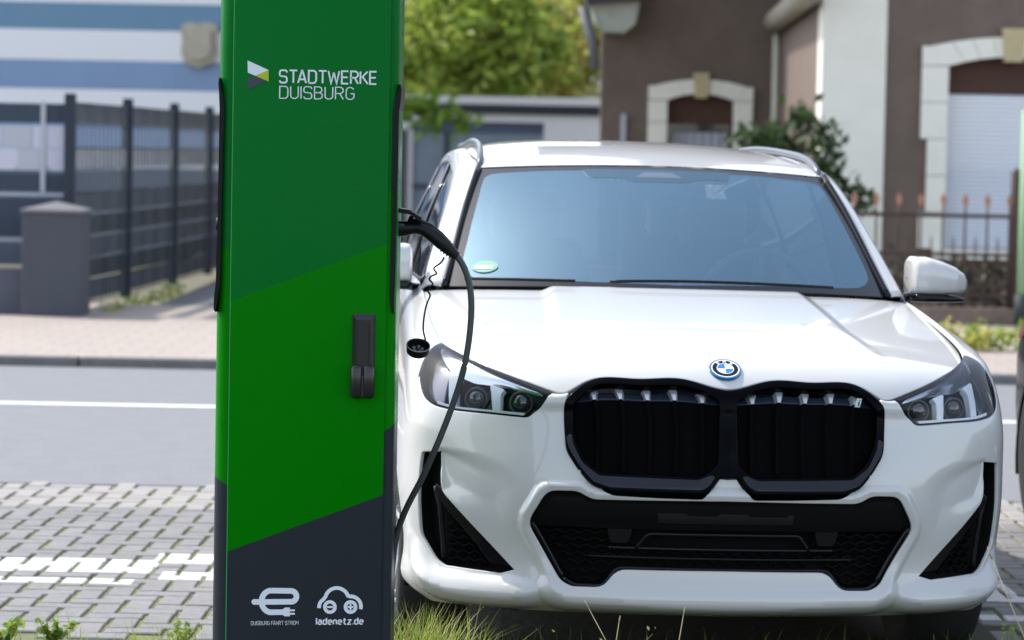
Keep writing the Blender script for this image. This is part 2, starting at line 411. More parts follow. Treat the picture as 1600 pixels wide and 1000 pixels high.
GOUT = [(0,.972),(.03,.980),(.078,.988),(.14,.988),(.371,.988),(.420,.975),(.479,.900),(.474,.748),(.465,.697),(.431,.651),(.391,.609),(.345,.594),(.077,.593),(.053,.606),(.031,.637),(0,.636)]
GIN = [(.022,.905),(.070,.950),(.143,.950),(.368,.952),(.412,.930),(.455,.872),(.458,.747),(.447,.708),(.420,.664),(.373,.632),(.087,.628),(.058,.638),(.026,.665),(.022,.755)]
gin_poly = fillet(GIN, .018)
PL = np.array(PLAN); SL = np.concatenate([[0], np.cumsum(np.linalg.norm(np.diff(PL, axis=0), axis=1))])
def s_of(y): return float(np.interp(y, PL[8:19,1], SL[8:19]))
S_END = SL[-1]
_chk = np.array(CHEEK)
def disp(s, v):
    a = np.abs(s); d = np.zeros_like(a)
    fr = a < 1.15
    if fr.any():
        A, V = a[fr], v[fr]; e = np.zeros_like(A)
        # flange round the lower intake: rises to a crest line, then falls away (long and downward-facing below)
        ins = inside(rim_poly, A, V); dr_ = pdist(rim_poly, A, V); low_ = sstep((.33-V)/.05)
        amp = .013+.013*low_; fall = .020+.040*low_
        e += amp*np.where(ins, np.clip(1-dr_/.045, .3, 1), np.clip(1-dr_/fall, 0, 1))*np.where(V > .60, sstep(1-(V-.598)/.02), 1)
        vc, vu = lip_c(A), lip_u(A); hh_ = .034*sstep((A-.515)/.08)*sstep((1.06-A)/.16)
        wedge = hh_*np.where(V > vc, np.clip((vu-V)/np.maximum(vu-vc,.004), 0, 1), np.clip(1-(vc-V)/.065, 0, 1))
        e = np.maximum(e, wedge)
        dc = pdist(_chk, A, V)*np.where(inside(_chk, A, V), 1, -1)
        ramp = .012+np.clip((.872-A)*.35, 0, .08)+np.clip((.62-V)*.5, 0, .07)
        e -= .011*sstep((dc+.006)/ramp)
        d[fr] = e
    return d
def skin(s, v, off=0.0, h=.0025):
    s = np.asarray(s, float); v = np.asarray(v, float); e = 1e-4
    def full(s, v):
        P = skin0(s, v); A = (skin0(s+e, v)-skin0(s-e, v)); B = (skin0(s, v+e)-skin0(s, v-e))
        N = np.cross(A, B); N /= np.linalg.norm(N, axis=1, keepdims=True)
        o = off(s, v) if callable(off) else off
        return P+N*((disp(s, v)+o)[:,None] if not np.isscalar(o) else (disp(s, v)+o)[:,None])
    P = full(s, v)
    N = np.cross(full(s+h, v)-full(s-h, v), full(s, v+h)-full(s, v-h)); N /= np.linalg.norm(N, axis=1, keepdims=True)
    return P, N
def EV(off=0.0): return lambda X, Y: skin(X, Y, off)
def hood_x(y): return np.interp(y, [.2,.25,.6,1.06,1.3], [.50,.497,.432,.404,.39])
def hood_z(x, y):
    ax = np.abs(x); c = hood_x(y)
    dome = .015*sstep((c+.05-ax)/.05)*sstep((y-.20-yp(np.minimum(ax,.84)))/.25)
    return Zh(x, y)+dome-.012*sstep((y-.2)/.3)
def hood_ev(x, y, h=.003):
    P = np.stack([x, y, hood_z(x, y)], 1)
    N = np.stack([-(hood_z(x+h, y)-hood_z(x-h, y))/(2*h), -(hood_z(x, y+h)-hood_z(x, y-h))/(2*h), np.ones_like(x)], 1)
    return P, N/np.linalg.norm(N, axis=1, keepdims=True)
# ------------------------------------------------------------------ car materials
def paint_mat(name, col):
    m = mat(name, col, rough=.38, coat=1.0, spec=.5)
    nt = m.node_tree; b = nt.nodes['Principled BSDF']
    n = nt.nodes.new('ShaderNodeTexNoise'); n.inputs['Scale'].default_value = 9; n.inputs['Detail'].default_value = 8
    tc = nt.nodes.new('ShaderNodeTexCoord'); nt.links.new(tc.outputs['Object'], n.inputs['Vector'])
    r = nt.nodes.new('ShaderNodeMapRange'); r.inputs['From Min'].default_value = .35; r.inputs['From Max'].default_value = .75
    r.inputs['To Min'].default_value = .02; r.inputs['To Max'].default_value = .10
    nt.links.new(n.outputs['Fac'], r.inputs['Value']); nt.links.new(r.outputs[0], b.inputs['Coat Roughness'])
    return m
PAINT = paint_mat('white_car_paint', (.53,.525,.515))
PAINT_K = paint_mat('black_car_paint', (.006,.006,.008)); PAINT_K.node_tree.nodes['Principled BSDF'].inputs['Coat Weight'].default_value = .35; PAINT_K.node_tree.nodes['Principled BSDF'].inputs['Specular IOR Level'].default_value = .15
GLOSS = mat('gloss_black_plastic', (.006,.006,.008), rough=.10, spec=.28)
SATIN = mat('satin_black_plastic', (.007,.007,.008), rough=.45, spec=.22, noise=(40,.4,(.012,.012,.012)))
DARK = mat('dark_plastic', (.005,.005,.005), rough=.8, spec=.1)
CHROME = mat('satin_chrome', (.62,.64,.68), rough=.38, metal=.6)
SILV = mat('lamp_silver', (.42,.45,.50), rough=.14, metal=.85)
DRL = mat('light_guide', (.72,.76,.80), rough=.25, coat=.5)
WHT = mat('white_enamel', (.8,.82,.85), rough=.25, coat=.5)
BLU = mat('badge_blue', (.01,.16,.62), rough=.25, coat=.5)
RING = mat('badge_blue_ring', (.015,.13,.33), rough=.25, coat=.5)
LENS = glass_mat('lamp_lens', (.97,.98,.99), 1.28)
SCREEN = glass_mat('windscreen_glass', (.70,.77,.81), 3.5, gcol=(.55,.83,1.0))
TINT = glass_mat('side_glass', (.10,.12,.13), 1.7)
FRIT = mat('windscreen_border', (.010,.011,.014), rough=.12, coat=.3)
RUBBER = mat('tyre_rubber', (.018,.018,.018), rough=.8, bump=(80,.2))
ALLOY = mat('alloy', (.42,.43,.45), rough=.3, metal=.9)
TRIMG = mat('interior_grey', (.24,.25,.27), rough=.8)
LTRIM = mat('interior_light', (.65,.65,.66), rough=.8)
LEAF_T = mat('sticker_green', (.13,.33,.24), rough=.5)
# ------------------------------------------------------------------ the car
CAR_LOC, CAR_YAW, CAR_RHO = (.63, 8.63, 0.0), .0926, .0289-ROLL
car = empty('white_car', CAR_LOC, (0, 0, 0), 'white electric suv with black grille, parked nose-on and plugged in', 'car')
car.rotation_mode = 'QUATERNION'
car.rotation_quaternion = (Matrix.Rotation(CAR_YAW, 3, 'Z') @ Matrix.Rotation(CAR_RHO, 3, 'Y')).to_quaternion()
def mir(poly, sg): return [(x*sg, y) for x, y in poly]
arch_f = [(s_of(.86)+.402*math.cos(a), .335+.402*math.sin(a)) for a in np.linspace(0, 2*math.pi, 49)[:-1]]
arch_r = [(s_of(3.552)+.398*math.cos(a), .335+.398*math.sin(a)) for a in np.linspace(0, 2*math.pi, 49)[:-1]]
SE = s_of(.55)
# bumper skin: between grille, lamps and the front wheel arches
lb = fillet(LIGHT, LIGHT_R)
low = [p for p in fillet([(1.004,.862),(.968,.817),(.914,.797),(.835,.786),(.711,.781),(.583,.771),(.550,.818),(.557,.985)], [0,.03,.03,.03,.03,.018,.02,0], closed=False)]
gr = fillet([(.490,.985),(.484,.905),(.478,.748),(.469,.695),(.434,.648),(.393,.606),(.346,.590),(.074,.590),(.051,.603),(.029,.634),(0,.633)], [0,.02,.03,.02,.02,.02,.03,.02,.008,.006,0], closed=False)
half = [(0,.207),(SE,.207),(SE,.72)]+low+gr
bumper_poly = half+[(-x,y) for x,y in half[::-1] if x > 1e-9]
panel('front_bumper', EV(), bumper_poly, [intake_poly, VENT, mir(VENT,-1)], [arch_f, mir(arch_f,-1)], grid=.009, bstep=.008, r=.004, depth=.02, hole_depth=.010, mats=PAINT, parent=car,
      extra=[resample(rim_poly+rim_poly[:1], .009, False)]+[mir(list(zip(_la[6:104].tolist(),c[6:104].tolist())),sg) for sg in (1,-1) for c in (_lc,)])
# hood
ts = np.linspace(0, s_of(1.30), 120); Tt = _fs(ts)[:,-1,:2]
tn = np.gradient(Tt, axis=0); tn /= np.linalg.norm(tn, axis=1, keepdims=True)
Ti = Tt+np.stack([-tn[:,1], tn[:,0]], 1)*.0045; Ti[0,0] = 0
back = [(x, 1.09+.225*(x/.729)**2) for x in np.linspace(.79, 0, 24)]
hh = [tuple(p) for p in Ti]+back
hood_poly = hh[1:-1]+[(0, back[-1][1])]+[(-x,y) for x,y in hh[1:-1][::-1]]+[(0, Ti[0,1])]
hood = panel('hood', hood_ev, hood_poly, grid=.013, bstep=.012, r=.004, depth=.02, mats=PAINT, parent=car)
# side panels
for sg in (1, -1):
    fe = [(SE+.004,.207),(SE+.004,.716),(1.010,.864),(.990,.925),(.976,.992),(1.10,.998),(s_of(1.43),.998),(s_of(1.43),.207)]
    panel('fender', EV(), mir(fe,sg), (), [mir(arch_f,sg)], grid=.03, bstep=.02, r=.004, mats=PAINT, parent=car)
    for nm, y0, y1, hy in (('front_door',1.436,2.44,2.28),('rear_door',2.446,3.36,3.22)):
        d = panel(nm, EV(), mir([(s_of(y0),.30),(s_of(y1),.30),(s_of(y1),.998),(s_of(y0),.998)],sg), (), [mir(arch_r,sg)], grid=.05, bstep=.03, r=.004, mats=PAINT, parent=car)
        hp, hn = skin(np.linspace(s_of(hy)-.11, s_of(hy)+.08, 9)*sg, np.full(9,.87), .022)
        MB().tube(hp.tolist(), [.008,.014,.016,.016,.016,.016,.016,.014,.008], 8).build('handle', PAINT, d)
    panel('sill', EV(.004), mir([(s_of(1.2),.207),(s_of(3.2),.207),(s_of(3.2),.295),(s_of(1.2),.295)],sg), (), [mir(arch_f,sg),mir(arch_r,sg)], grid=.06, bstep=.03, mats=SATIN, parent=car)
    panel('rear_quarter', EV(), mir([(s_of(3.366),.207),(S_END-.003,.207),(S_END-.003,.998),(s_of(3.366),.998)],sg), (), [mir(arch_r,sg)], grid=.05, bstep=.03, mats=PAINT, parent=car)
    tl = panel('tail_light', EV(.006), mir([(s_of(4.0),.80),(s_of(4.0)+.62,.80),(s_of(4.0)+.62,.92),(s_of(4.0)+.05,.95)],sg), grid=.04, mats=mat('tail_red',(.25,.01,.01),.15,coat=1), parent=car)
# underbody, wheel housings
ub = MB(); ub.box((-.62,.30,.19),(.62,4.2,.42)); ub.box((-.84,1.30,.19),(.84,3.1,.42)); ub.build('underbody', DARK, car)
for sg in (1,-1):
    for yc in (.86, 3.552):
        mb = MB()
        ring = [(yc+.41*math.cos(a), .335+.41*math.sin(a)) for a in np.linspace(-.25, math.pi+.25, 20)]
        G = [[(sg*.60, y, z) for y, z in ring], [(sg*.905, y, z) for y, z in ring]]
        o = grid_mesh('wheel_liner', G, DARK, car)
        mb.box((sg*.58, yc-.41, .2), (sg*.60, yc+.41, .75)); mb.build('liner_wall', DARK, car)
# ------------------------------------------------------------------ grille
gpoly = mirror2(fillet(GOUT, [0,.008,.02,.02,.03,.03,.03,.03,.02,.02,.02,.03,.02,.008,.006,0]))
def g_off(s, v):
    a = np.abs(s); d = pdist(gin_poly, a, v)*np.where(inside(gin_poly, a, v), 0, 1)
    return .006+.42*np.minimum(d,.05)*sstep((.76-v)/.08)
grille = panel('grille_frame', EV(g_off), gpoly, [gin_poly, mir(gin_poly,-1)], grid=.008, bstep=.007, r=.005, depth=.03, hole_depth=.026, mats=mat('grille_frame_gloss',(.0012,.0014,.002),.10,spec=.05), parent=car)
for sg in (1,-1):
    ledge = fillet([(.470,.725),(.461,.694),(.428,.650),(.389,.6115),(.344,.598),(.080,.597),(.058,.608),(.040,.634),(.052,.6375),(.086,.6235),(.374,.6275),(.424,.661),(.4515,.706),(.4575,.735)], .010)
    panel('grille_ledge', EV(lambda s, v: g_off(s, v)+.0016), mir(ledge,sg), grid=.008, bstep=.006, r=.0008, depth=.002, mats=mat('ledge_gloss',(.002,.004,.009),.12,spec=.55), parent=car)
panel('grille_backing', EV(lambda s, v: -.036-.045*np.clip((v-.884)/.05, 0, 1)), mirror2([(0,.955),(.42,.955),(.465,.90),(.46,.70),(.36,.615),(0,.615)]), grid=.012, mats=mat('grille_dark',(.002,.002,.0023),.7,spec=.04), parent=car)
def slat(s0, cap):
    vs = np.linspace(.880,.942,3) if cap else np.linspace(.640,.880,8); t = np.linspace(0,1,len(vs))
    rows = []
    for k, (ds, of) in enumerate(((-.013,-.050),(-.004,-.016),(.004,-.016),(.013,-.050))):
        w_ = np.sign(ds)*(abs(ds)+(.007*t if cap else 0)); P, _ = skin(s0+w_*np.ones(len(vs)), vs, of+(.006-.014*t if cap else 0)); rows.append(P)
    o = grid_mesh('slat_tip' if cap else 'slat', np.stack(rows, 1), CHROME if cap else mat('grille_dark'), None if cap else car)
    if cap: o.data.polygons.foreach_set('use_smooth', [False]*len(o.data.polygons))
    return o
panel('grille_brow', EV(lambda s, v: -.030-.25*np.maximum(0,v-.884)), mirror2([(0,.950),(.42,.950),(.458,.90),(.458,.884),(0,.884)]), grid=.012, r=.001, mats=mat('brow_sky_tint',(.020,.026,.045),.25,spec=.5), parent=car)  # blue of the reflected sky put into the base colour
for sg in (1,-1):
    for k in range(5):
        s0 = sg*(.072+.078*k); a = slat(s0, False); b = slat(s0, True); b.parent = a
P, N = skin(np.array([0.]), np.array([.652]), .004)
MB().box((-.017, P[0,1]-.006, .633),(.017, P[0,1]+.03, .662), bev=.003).lathe([(.0,-.0085),(.006,-.008),(.008,-.006)], 12, axis='y', center=(0,P[0,1],.648)).build('camera_housing', SATIN, car)
# small i badge
P, N = skin(np.array([.375,.393,.393,.375]), np.array([.878,.878,.900,.900]), -.012)
bq = [(-.003,-.012),(.012,-.012),(.018,.014),(.003,.014)]
c0 = P.mean(0); t0 = (P[1]-P[0])/np.linalg.norm(P[1]-P[0])
def bpos(x, z, o): return Vector(c0)+Vector(t0)*x+Vector((0,0,1))*z+Vector(N[0])*o
ib = MB(); n = 4
ib.add([bpos(x,z,.0) for x,z in bq]+[bpos(x,z,.006) for x,z in bq], [(4,5,6,7),(0,1,5,4),(1,2,6,5),(2,3,7,6),(3,0,4,7)], 0)
ib.add([bpos(x,z,.0072) for x,z in ((.005,-.009),(.009,-.009),(.0115,.004),(.0075,.004))], [(0,1,2,3)], 1)
ib.add([bpos(x,z,.0072) for x,z in ((.0083,.0065),(.0125,.0065),(.0135,.0105),(.0095,.0105))], [(0,1,2,3)], 1)
ib.build('model_badge', [mat('badge_pale',(.55,.72,.66),.25), mat('badge_ink',(.01,.03,.05),.3)], car, fixn=False)
# ------------------------------------------------------------------ lower intake
def wall(name, poly, o0, o1, m, parent):
    q = np.array(resample(poly, .01)); a, _ = skin(q[:,0], q[:,1], o0); b, _ = skin(q[:,0], q[:,1], o1)
    return grid_mesh(name, [a, b], m, parent, closed=True)
wall('intake_liner', offset_poly(intake_poly,-.0035), -.008, -.062, DARK, car)
for sg in (1,-1): wall('side_vent_liner', mir(offset_poly(VENT,-.0035),sg), -.008, -.055, DARK, car)
panel('intake_backing', EV(-.058), mirror2([(0,.60),(.55,.60),(.61,.48),(.49,.285),(0,.285)]), grid=.03, mats=DARK, parent=car)
up_poly = mirror2(fillet([(0,.566),(.392,.560),(.432,.584),(.527,.582),(.580,.482),(.570,.468),(0,.470)], [0,.03,.03,.03,.02,.01,0]))
panel('upper_intake_panel', EV(lambda s, v: -.016-.10*np.maximum(0,.485-v)-.05*np.maximum(0,v-.50)), up_poly, grid=.015, r=.003, depth=.02, mats=mat('intake_black',(.004,.004,.005),.2,spec=.15), parent=car)
panel('plate_mount', EV(lambda s, v: -.010-.06*np.abs(v-.505)), [(-.20,.492),(.20,.492),(.20,.520),(.185,.520),(.18,.513),(.07,.513),(.06,.521),(-.02,.521),(-.03,.513),(-.11,.513),(-.12,.52),(-.20,.52)], grid=.012, r=.002, depth=.006, mats=SATIN, parent=car)
def skin_bar(name, pts, off, rad, m, parent=None):
    q = np.array(resample(pts, .02, closed=False)); P, _ = skin(q[:,0], q[:,1], off)
    return MB().tube(P.tolist(), rad, 8).build(name, m, parent or car)
lowfr = fillet([(-.47,.322),(-.44,.302),(-.352,.302),(-.314,.356),(.314,.356),(.352,.302),(.44,.302),(.47,.322)], .02, closed=False)
skin_bar('lower_frame_bar', lowfr, -.006, .006, GLOSS)
skin_bar('centre_bar', fillet([(-.262,.405),(-.225,.452),(.225,.452),(.262,.405)], .012, closed=False), -.026, .006, GLOSS)
skin_bar('centre_bar', [(-.34,.408),(.34,.408)], -.028, .006, GLOSS)
skin_bar('centre_bar', [(-.40,.382),(.40,.382)], -.030, .004, SATIN)
for sg in (1,-1):
    panel('cooling_duct', EV(-.020), mir(fillet([(.275,.467),(.345,.467),(.335,.425),(.285,.425)],.01),sg), grid=.02, r=.003, mats=SATIN, parent=car)
    skin_bar('edge_bar', mir(fillet([(.570,.480),(.470,.322)],0,closed=False),sg), -.010, .007, GLOSS)
def honeycomb(name, region, off, cw=.046, ch=.021, parent=None):
    """flattened hexagon mesh inside a skin region"""
    mb = MB(); reg = np.array(region); lo, hi = reg.min(0), reg.max(0); A = []; B = []
    j = 0; v = lo[1]
    while v < hi[1]+ch:
        s = lo[0]+(cw*.5 if j % 2 else 0)
        while s < hi[0]+cw:
            h = [(s-cw*.5,v-ch*.18),(s,v-ch*.62),(s+cw*.5,v-ch*.18),(s+cw*.5,v+ch*.18)]
            for a, b in ((h[0],h[1]),(h[1],h[2]),(h[2],h[3])): A.append(a); B.append(b)
            s += cw
        v += ch; j += 1
    A, B = np.array(A), np.array(B); mid = (A+B)/2; k = inside(region, mid[:,0], mid[:,1]); A, B = A[k], B[k]
    PA, _ = skin(A[:,0], A[:,1], off); PB, _ = skin(B[:,0], B[:,1], off)
    QA, _ = skin(A[:,0], A[:,1], off-.018); QB, _ = skin(B[:,0], B[:,1], off-.018)
    w = np.array([0,0,.0018])
    for a, b, c, d in zip(PA, PB, QA, QB):
        mb.add([a-w,b-w,b+w,a+w,c-w,d-w,d+w,c+w], [(0,1,2,3),(0,4,5,1),(3,2,6,7)], 0)
    o = mb.build(name, mat('mesh_black',(.005,.005,.006),.6,spec=.08), parent or car, fixn=False); o['kind'] = 'stuff'; return o
for sg in (1,-1):
    honeycomb('intake_mesh', mir([(.27,.462),(.545,.462),(.465,.325),(.445,.312),(.36,.312),(.33,.362),(.27,.378)],sg), -.030)
honeycomb('intake_mesh', [(-.28,.40),(.28,.40),(.28,.365),(-.28,.365)], -.036)
for sg in (1,-1):
    panel('side_vent_backing', EV(-.048), mir([(1.0,.69),(.84,.69),(.84,.56),(.58,.31),(.90,.30),(1.0,.40)],sg), grid=.03, mats=DARK, parent=car)
    fin = panel('side_vent_fin', EV(lambda s, v: -.012-.10*np.maximum(0,.86-np.abs(s)-.0)*0), mir(fillet([(.868,.552),(.898,.565),(.900,.540),(.700,.352),(.640,.345)],.006),sg), grid=.02, r=.004, depth=.03, mats=GLOSS, parent=car)
    honeycomb('side_vent_mesh', mir([(.70,.340),(.84,.340),(.86,.352),(.86,.47),(.80,.43)],sg), -.022, .04, .02)
    skin_bar('side_vent_bar', mir([(.872,.348),(.885,.50),(.905,.56)],sg), -.02, .008, SATIN)
# ------------------------------------------------------------------ emblem on the hood
def emblem():
    e, n = hood_ev(np.array([0.0]), np.array([.116])); c = Vector(e[0]); n = Vector(n[0])
    tx = Vector((1,0,0)); ty = n.cross(tx)
    def P(x, y, o): return c+tx*x+ty*y+n*(o+.0015)
    def ringm(r0, r1, o, mi, mb, a0=0, a1=2*math.pi, seg=48):
        vs = []; 
        for k in range(seg+1):
            a = a0+(a1-a0)*k/seg
            vs += [P(r0*math.cos(a), r0*math.sin(a), o), P(r1*math.cos(a), r1*math.sin(a), o)]
        mb.add(vs, [(2*k,2*k+1,2*k+3,2*k+2) for k in range(seg)], mi)
    mb = MB()
    vs = []; seg = 48
    for k in range(seg): a = 2*math.pi*k/seg; vs.append(P(.0485*math.cos(a), .0485*math.sin(a), -.004))
    for k in range(seg): a = 2*math.pi*k/seg; vs.append(P(.047*math.cos(a), .047*math.sin(a), .0035))
    mb.add(vs, [(k,(k+1)%seg,seg+(k+1)%seg,seg+k) for k in range(seg)], 0)
    ringm(.042,.047,.0035,0,mb); ringm(.0385,.042,.0042,1,mb); ringm(.0255,.0385,.0036,2,mb); ringm(.0235,.0255,.0042,1,mb)
    for q in range(4):
        ringm(0,.0235,.0036, 3 if q in (1,3) else 1, mb, q*math.pi/2, (q+1)*math.pi/2, 12)
    for ch, ang in (('B',128),('M',90),('W',52)):
        a = R(ang); cx, cy = .032*math.cos(a), .032*math.sin(a); rot = a-math.pi/2
        for st in strokes(ch):
            pts = [((x-.3)*.0105, (y-.5)*.0095) for x, y in st]
            pts = [(cx+x*math.cos(rot)-y*math.sin(rot), cy+x*math.sin(rot)+y*math.cos(rot)) for x, y in pts]
            v3, f3 = ribbon(pts, .0021)
            mb.add([P(x, y, .0046) for x, y in v3], f3, 1)
    return mb.build('emblem', [RING, WHT, GLOSS, BLU], hood, fixn=False)
emblem()
# ------------------------------------------------------------------ headlights
for sg in (1,-1):
    hl = empty('headlight'); hl.parent = car
    L = mir(lb, sg)
    hb = panel('lamp_housing', EV(-.060), mir(fillet([(.55,1.0),(.99,1.0),(1.01,.86),(.92,.78),(.57,.755),(.535,.82)],.02),sg), grid=.03, r=.001, depth=.01, mats=mat('lamp_dark',(.006,.006,.008),.25,spec=.3), parent=hl)
    shrink = []
    A = np.array(lb); cc = A.mean(0)
    inner = []
    nL = len(A)
    for i in range(nL):
        t = A[(i+1)%nL]-A[i-1]; t /= np.linalg.norm(t)+1e-9; nrm = np.array([-t[1], t[0]])
        if nrm@(cc-A[i]) < 0 and not (A[i,0] > .9 and A[i,1] > .9): nrm = -nrm
        if A[i,0] > .9 and A[i,1] > .9: nrm = (cc-A[i])/np.linalg.norm(cc-A[i])
        inner.append(tuple(A[i]+nrm*.0045))
    panel('lamp_seal', EV(-.001), L, [mir(inner,sg)], grid=.02, bstep=.008, r=.001, depth=.012, mats=GLOSS, parent=hl)
    panel('lamp_wall', EV(-.004), L, [mir(inner,sg)], grid=.02, bstep=.008, r=.001, depth=.058, mats=mat('lamp_wall_grey',(.02,.021,.024),.3), parent=hl)
    panel('lens', EV(.0005), mir(inner,sg), grid=.014, r=.0005, depth=.002, mats=LENS, parent=hl)
    # silver eyebrow reflector, light guides, chrome strip, projectors
    panel('upper_reflector', EV(lambda s, v: -.012-.28*np.maximum(0,.985-v)), mir(fillet([(.585,.965),(.70,.925),(.79,.905),(.88,.915),(.965,.985),(.85,.988),(.70,.988),(.60,.985)],.008),sg), grid=.015, r=.002, depth=.01, mats=SILV, parent=hl)
    panel('corner_reflector', EV(lambda s, v: -.030), mir(fillet([(.885,.905),(.962,.982),(.978,.92),(.990,.862),(.958,.828),(.895,.808)],.012),sg), grid=.015, r=.003, depth=.02, mats=mat('lamp_smoke',(.14,.15,.17),.12,metal=.85), parent=hl)
    panel('light_guide', EV(-.022), mir(fillet([(.690,.905),(.735,.912),(.725,.880),(.708,.797),(.686,.797),(.698,.880)],.008),sg), grid=.012, r=.003, depth=.02, mats=DRL, parent=hl)
    panel('light_guide', EV(-.022), mir(fillet([(.835,.905),(.885,.912),(.875,.880),(.862,.806),(.838,.804),(.848,.880)],.008),sg), grid=.012, r=.003, depth=.02, mats=DRL, parent=hl)
    panel('chrome_strip', EV(-.010), mir(fillet([(.600,.793),(.70,.799),(.83,.804),(.905,.816),(.905,.808),(.83,.7965),(.70,.791),(.605,.785)],.003),sg), grid=.02, bstep=.006, r=.001, depth=.012, mats=WHT, parent=hl)
    for sc, vc in ((.635,.850),(.785,.855)):
        P, N = skin(np.array([sc*sg]), np.array([vc]), -.050); n = Vector(P[0])
        fwd = Vector((N[0,0]*.5, -1, 0)).normalized(); q = fwd.to_track_quat('Z','Y')
        pm = MB(); pm.lathe([(.036,-.01),(.036,.014),(.031,.016),(.029,.010)], 24, 1); pm.lathe([(.0285,.008),(.024,.017),(.014,.023),(.0001,.025)], 24, 0)
        o = pm.build('projector', [mat('projector_glass',(.02,.022,.026),.05,coat=1), mat('projector_ring',(.05,.052,.056),.3)], hl)
        o.location = n; o.rotation_euler = q.to_euler()
# ------------------------------------------------------------------ greenhouse
def ws(u, w):
    """windscreen skin: u across (-1..1), w from base to top"""
    u = np.asarray(u, float); w = np.asarray(w, float)
    B = np.stack([.745*u, 1.10+.235*u*u, 1.125-.022*u*u], 1); T = np.stack([.602*u, 1.695+.118*u*u, 1.520-.024*u*u], 1)
    b = (w*(1-w)*4)[:,None]
    return B+(T-B)*w[:,None]+b*np.array([0,-.012,.020])*(1-.3*u*u)[:,None]
def ws_ev(off=0.0):
    def f(X, Y):
        u, w = X/.70, Y/.70; e = 1e-3
        N = np.cross(ws(u+e,w)-ws(u-e,w), ws(u,w+e)-ws(u,w-e)); N /= np.linalg.norm(N,axis=1,keepdims=True)
        return ws(u,w)+N*off, N
    return f
wo = [(-.698,.005),(.698,.005),(.698,.695),(-.698,.695)]
wi = fillet([(-.665,.040),(0,.018),(.665,.040),(.672,.655),(.45,.665),(.25,.665),(-.25,.665),(-.45,.665),(-.672,.655)], [.09,0,.09,.05,0,0,0,0,.05])
scr = empty('windscreen'); scr.parent = car
panel('windscreen_border', ws_ev(), wo, [wi], grid=.02, bstep=.015, r=.002, depth=.006, mats=FRIT, parent=scr)
panel('glass', ws_ev(.0003), wi, grid=.03, r=.0005, depth=.004, mats=SCREEN, parent=scr)
panel('sensor_panel', ws_ev(.0012), fillet([(-.30,.672),(.30,.672),(.27,.612),(.15,.608),(.10,.585),(-.10,.585),(-.15,.608),(-.27,.612)],.015), grid=.02, r=.002, mats=glass_mat('sensor_frit',(.02,.02,.025),2.8,gcol=(.60,.87,1.0)), parent=scr)
panel('sensor_pad', ws_ev(.0022), fillet([(-.055,.652),(.055,.652),(.09,.618),(-.09,.618)],.008), grid=.02, r=.001, mats=glass_mat('sensor_pale',(.3,.3,.3),3.9,gcol=(.8,.93,1.0)), parent=scr)
st = panel('sticker', ws_ev(.004), [(-.592+.040*math.cos(a), .098+.030*math.sin(a)) for a in np.linspace(0,2*math.pi,32)[:-1]], grid=.012, r=.0003, depth=.001, mats=LEAF_T, parent=scr)
panel('sticker_plate', ws_ev(.006), [(-.622,.084),(-.566,.084),(-.566,.100),(-.622,.100)], grid=.012, r=.0003, depth=.001, mats=mat('sticker_white',(.7,.75,.74),.5), parent=st)
# roof and side frames
def roofz(y): return np.interp(y, [1.7,1.8,2.0,2.3,2.6,3.0,3.5,3.9,4.2], [1.520,1.536,1.565,1.594,1.608,1.608,1.590,1.562,1.535])
rz = nat([1.7,1.85,2.1,2.4,2.7,3.1,3.5,3.9,4.25], [1.522,1.545,1.578,1.600,1.609,1.606,1.590,1.565,1.535])
def redge(y): return np.interp(y, [1.8,2.2,3.0,3.9,4.25], [.603,.632,.636,.60,.57])
re = nat([1.8,2.2,2.6,3.0,3.5,3.9,4.25], [.603,.602,.592,.580,.565,.55,.53])
rows = []
for t in np.linspace(0, 1, 26):
    row = []
    for u in np.linspace(-1, 1, 29):
        y0 = 1.700+.118*u*u; y1 = 4.25-.12*u*u; y = y0+(y1-y0)*t
        row.append((float(re(max(y,1.8)))*u if t > 0 else .603*u, y, float(rz(y))-.024*u*u-.022*u**6*min(1,t*6) if t > 0 else 1.5225-.024*u*u))
    rows.append(row)
grid_mesh('roof', rows, PAINT, car)
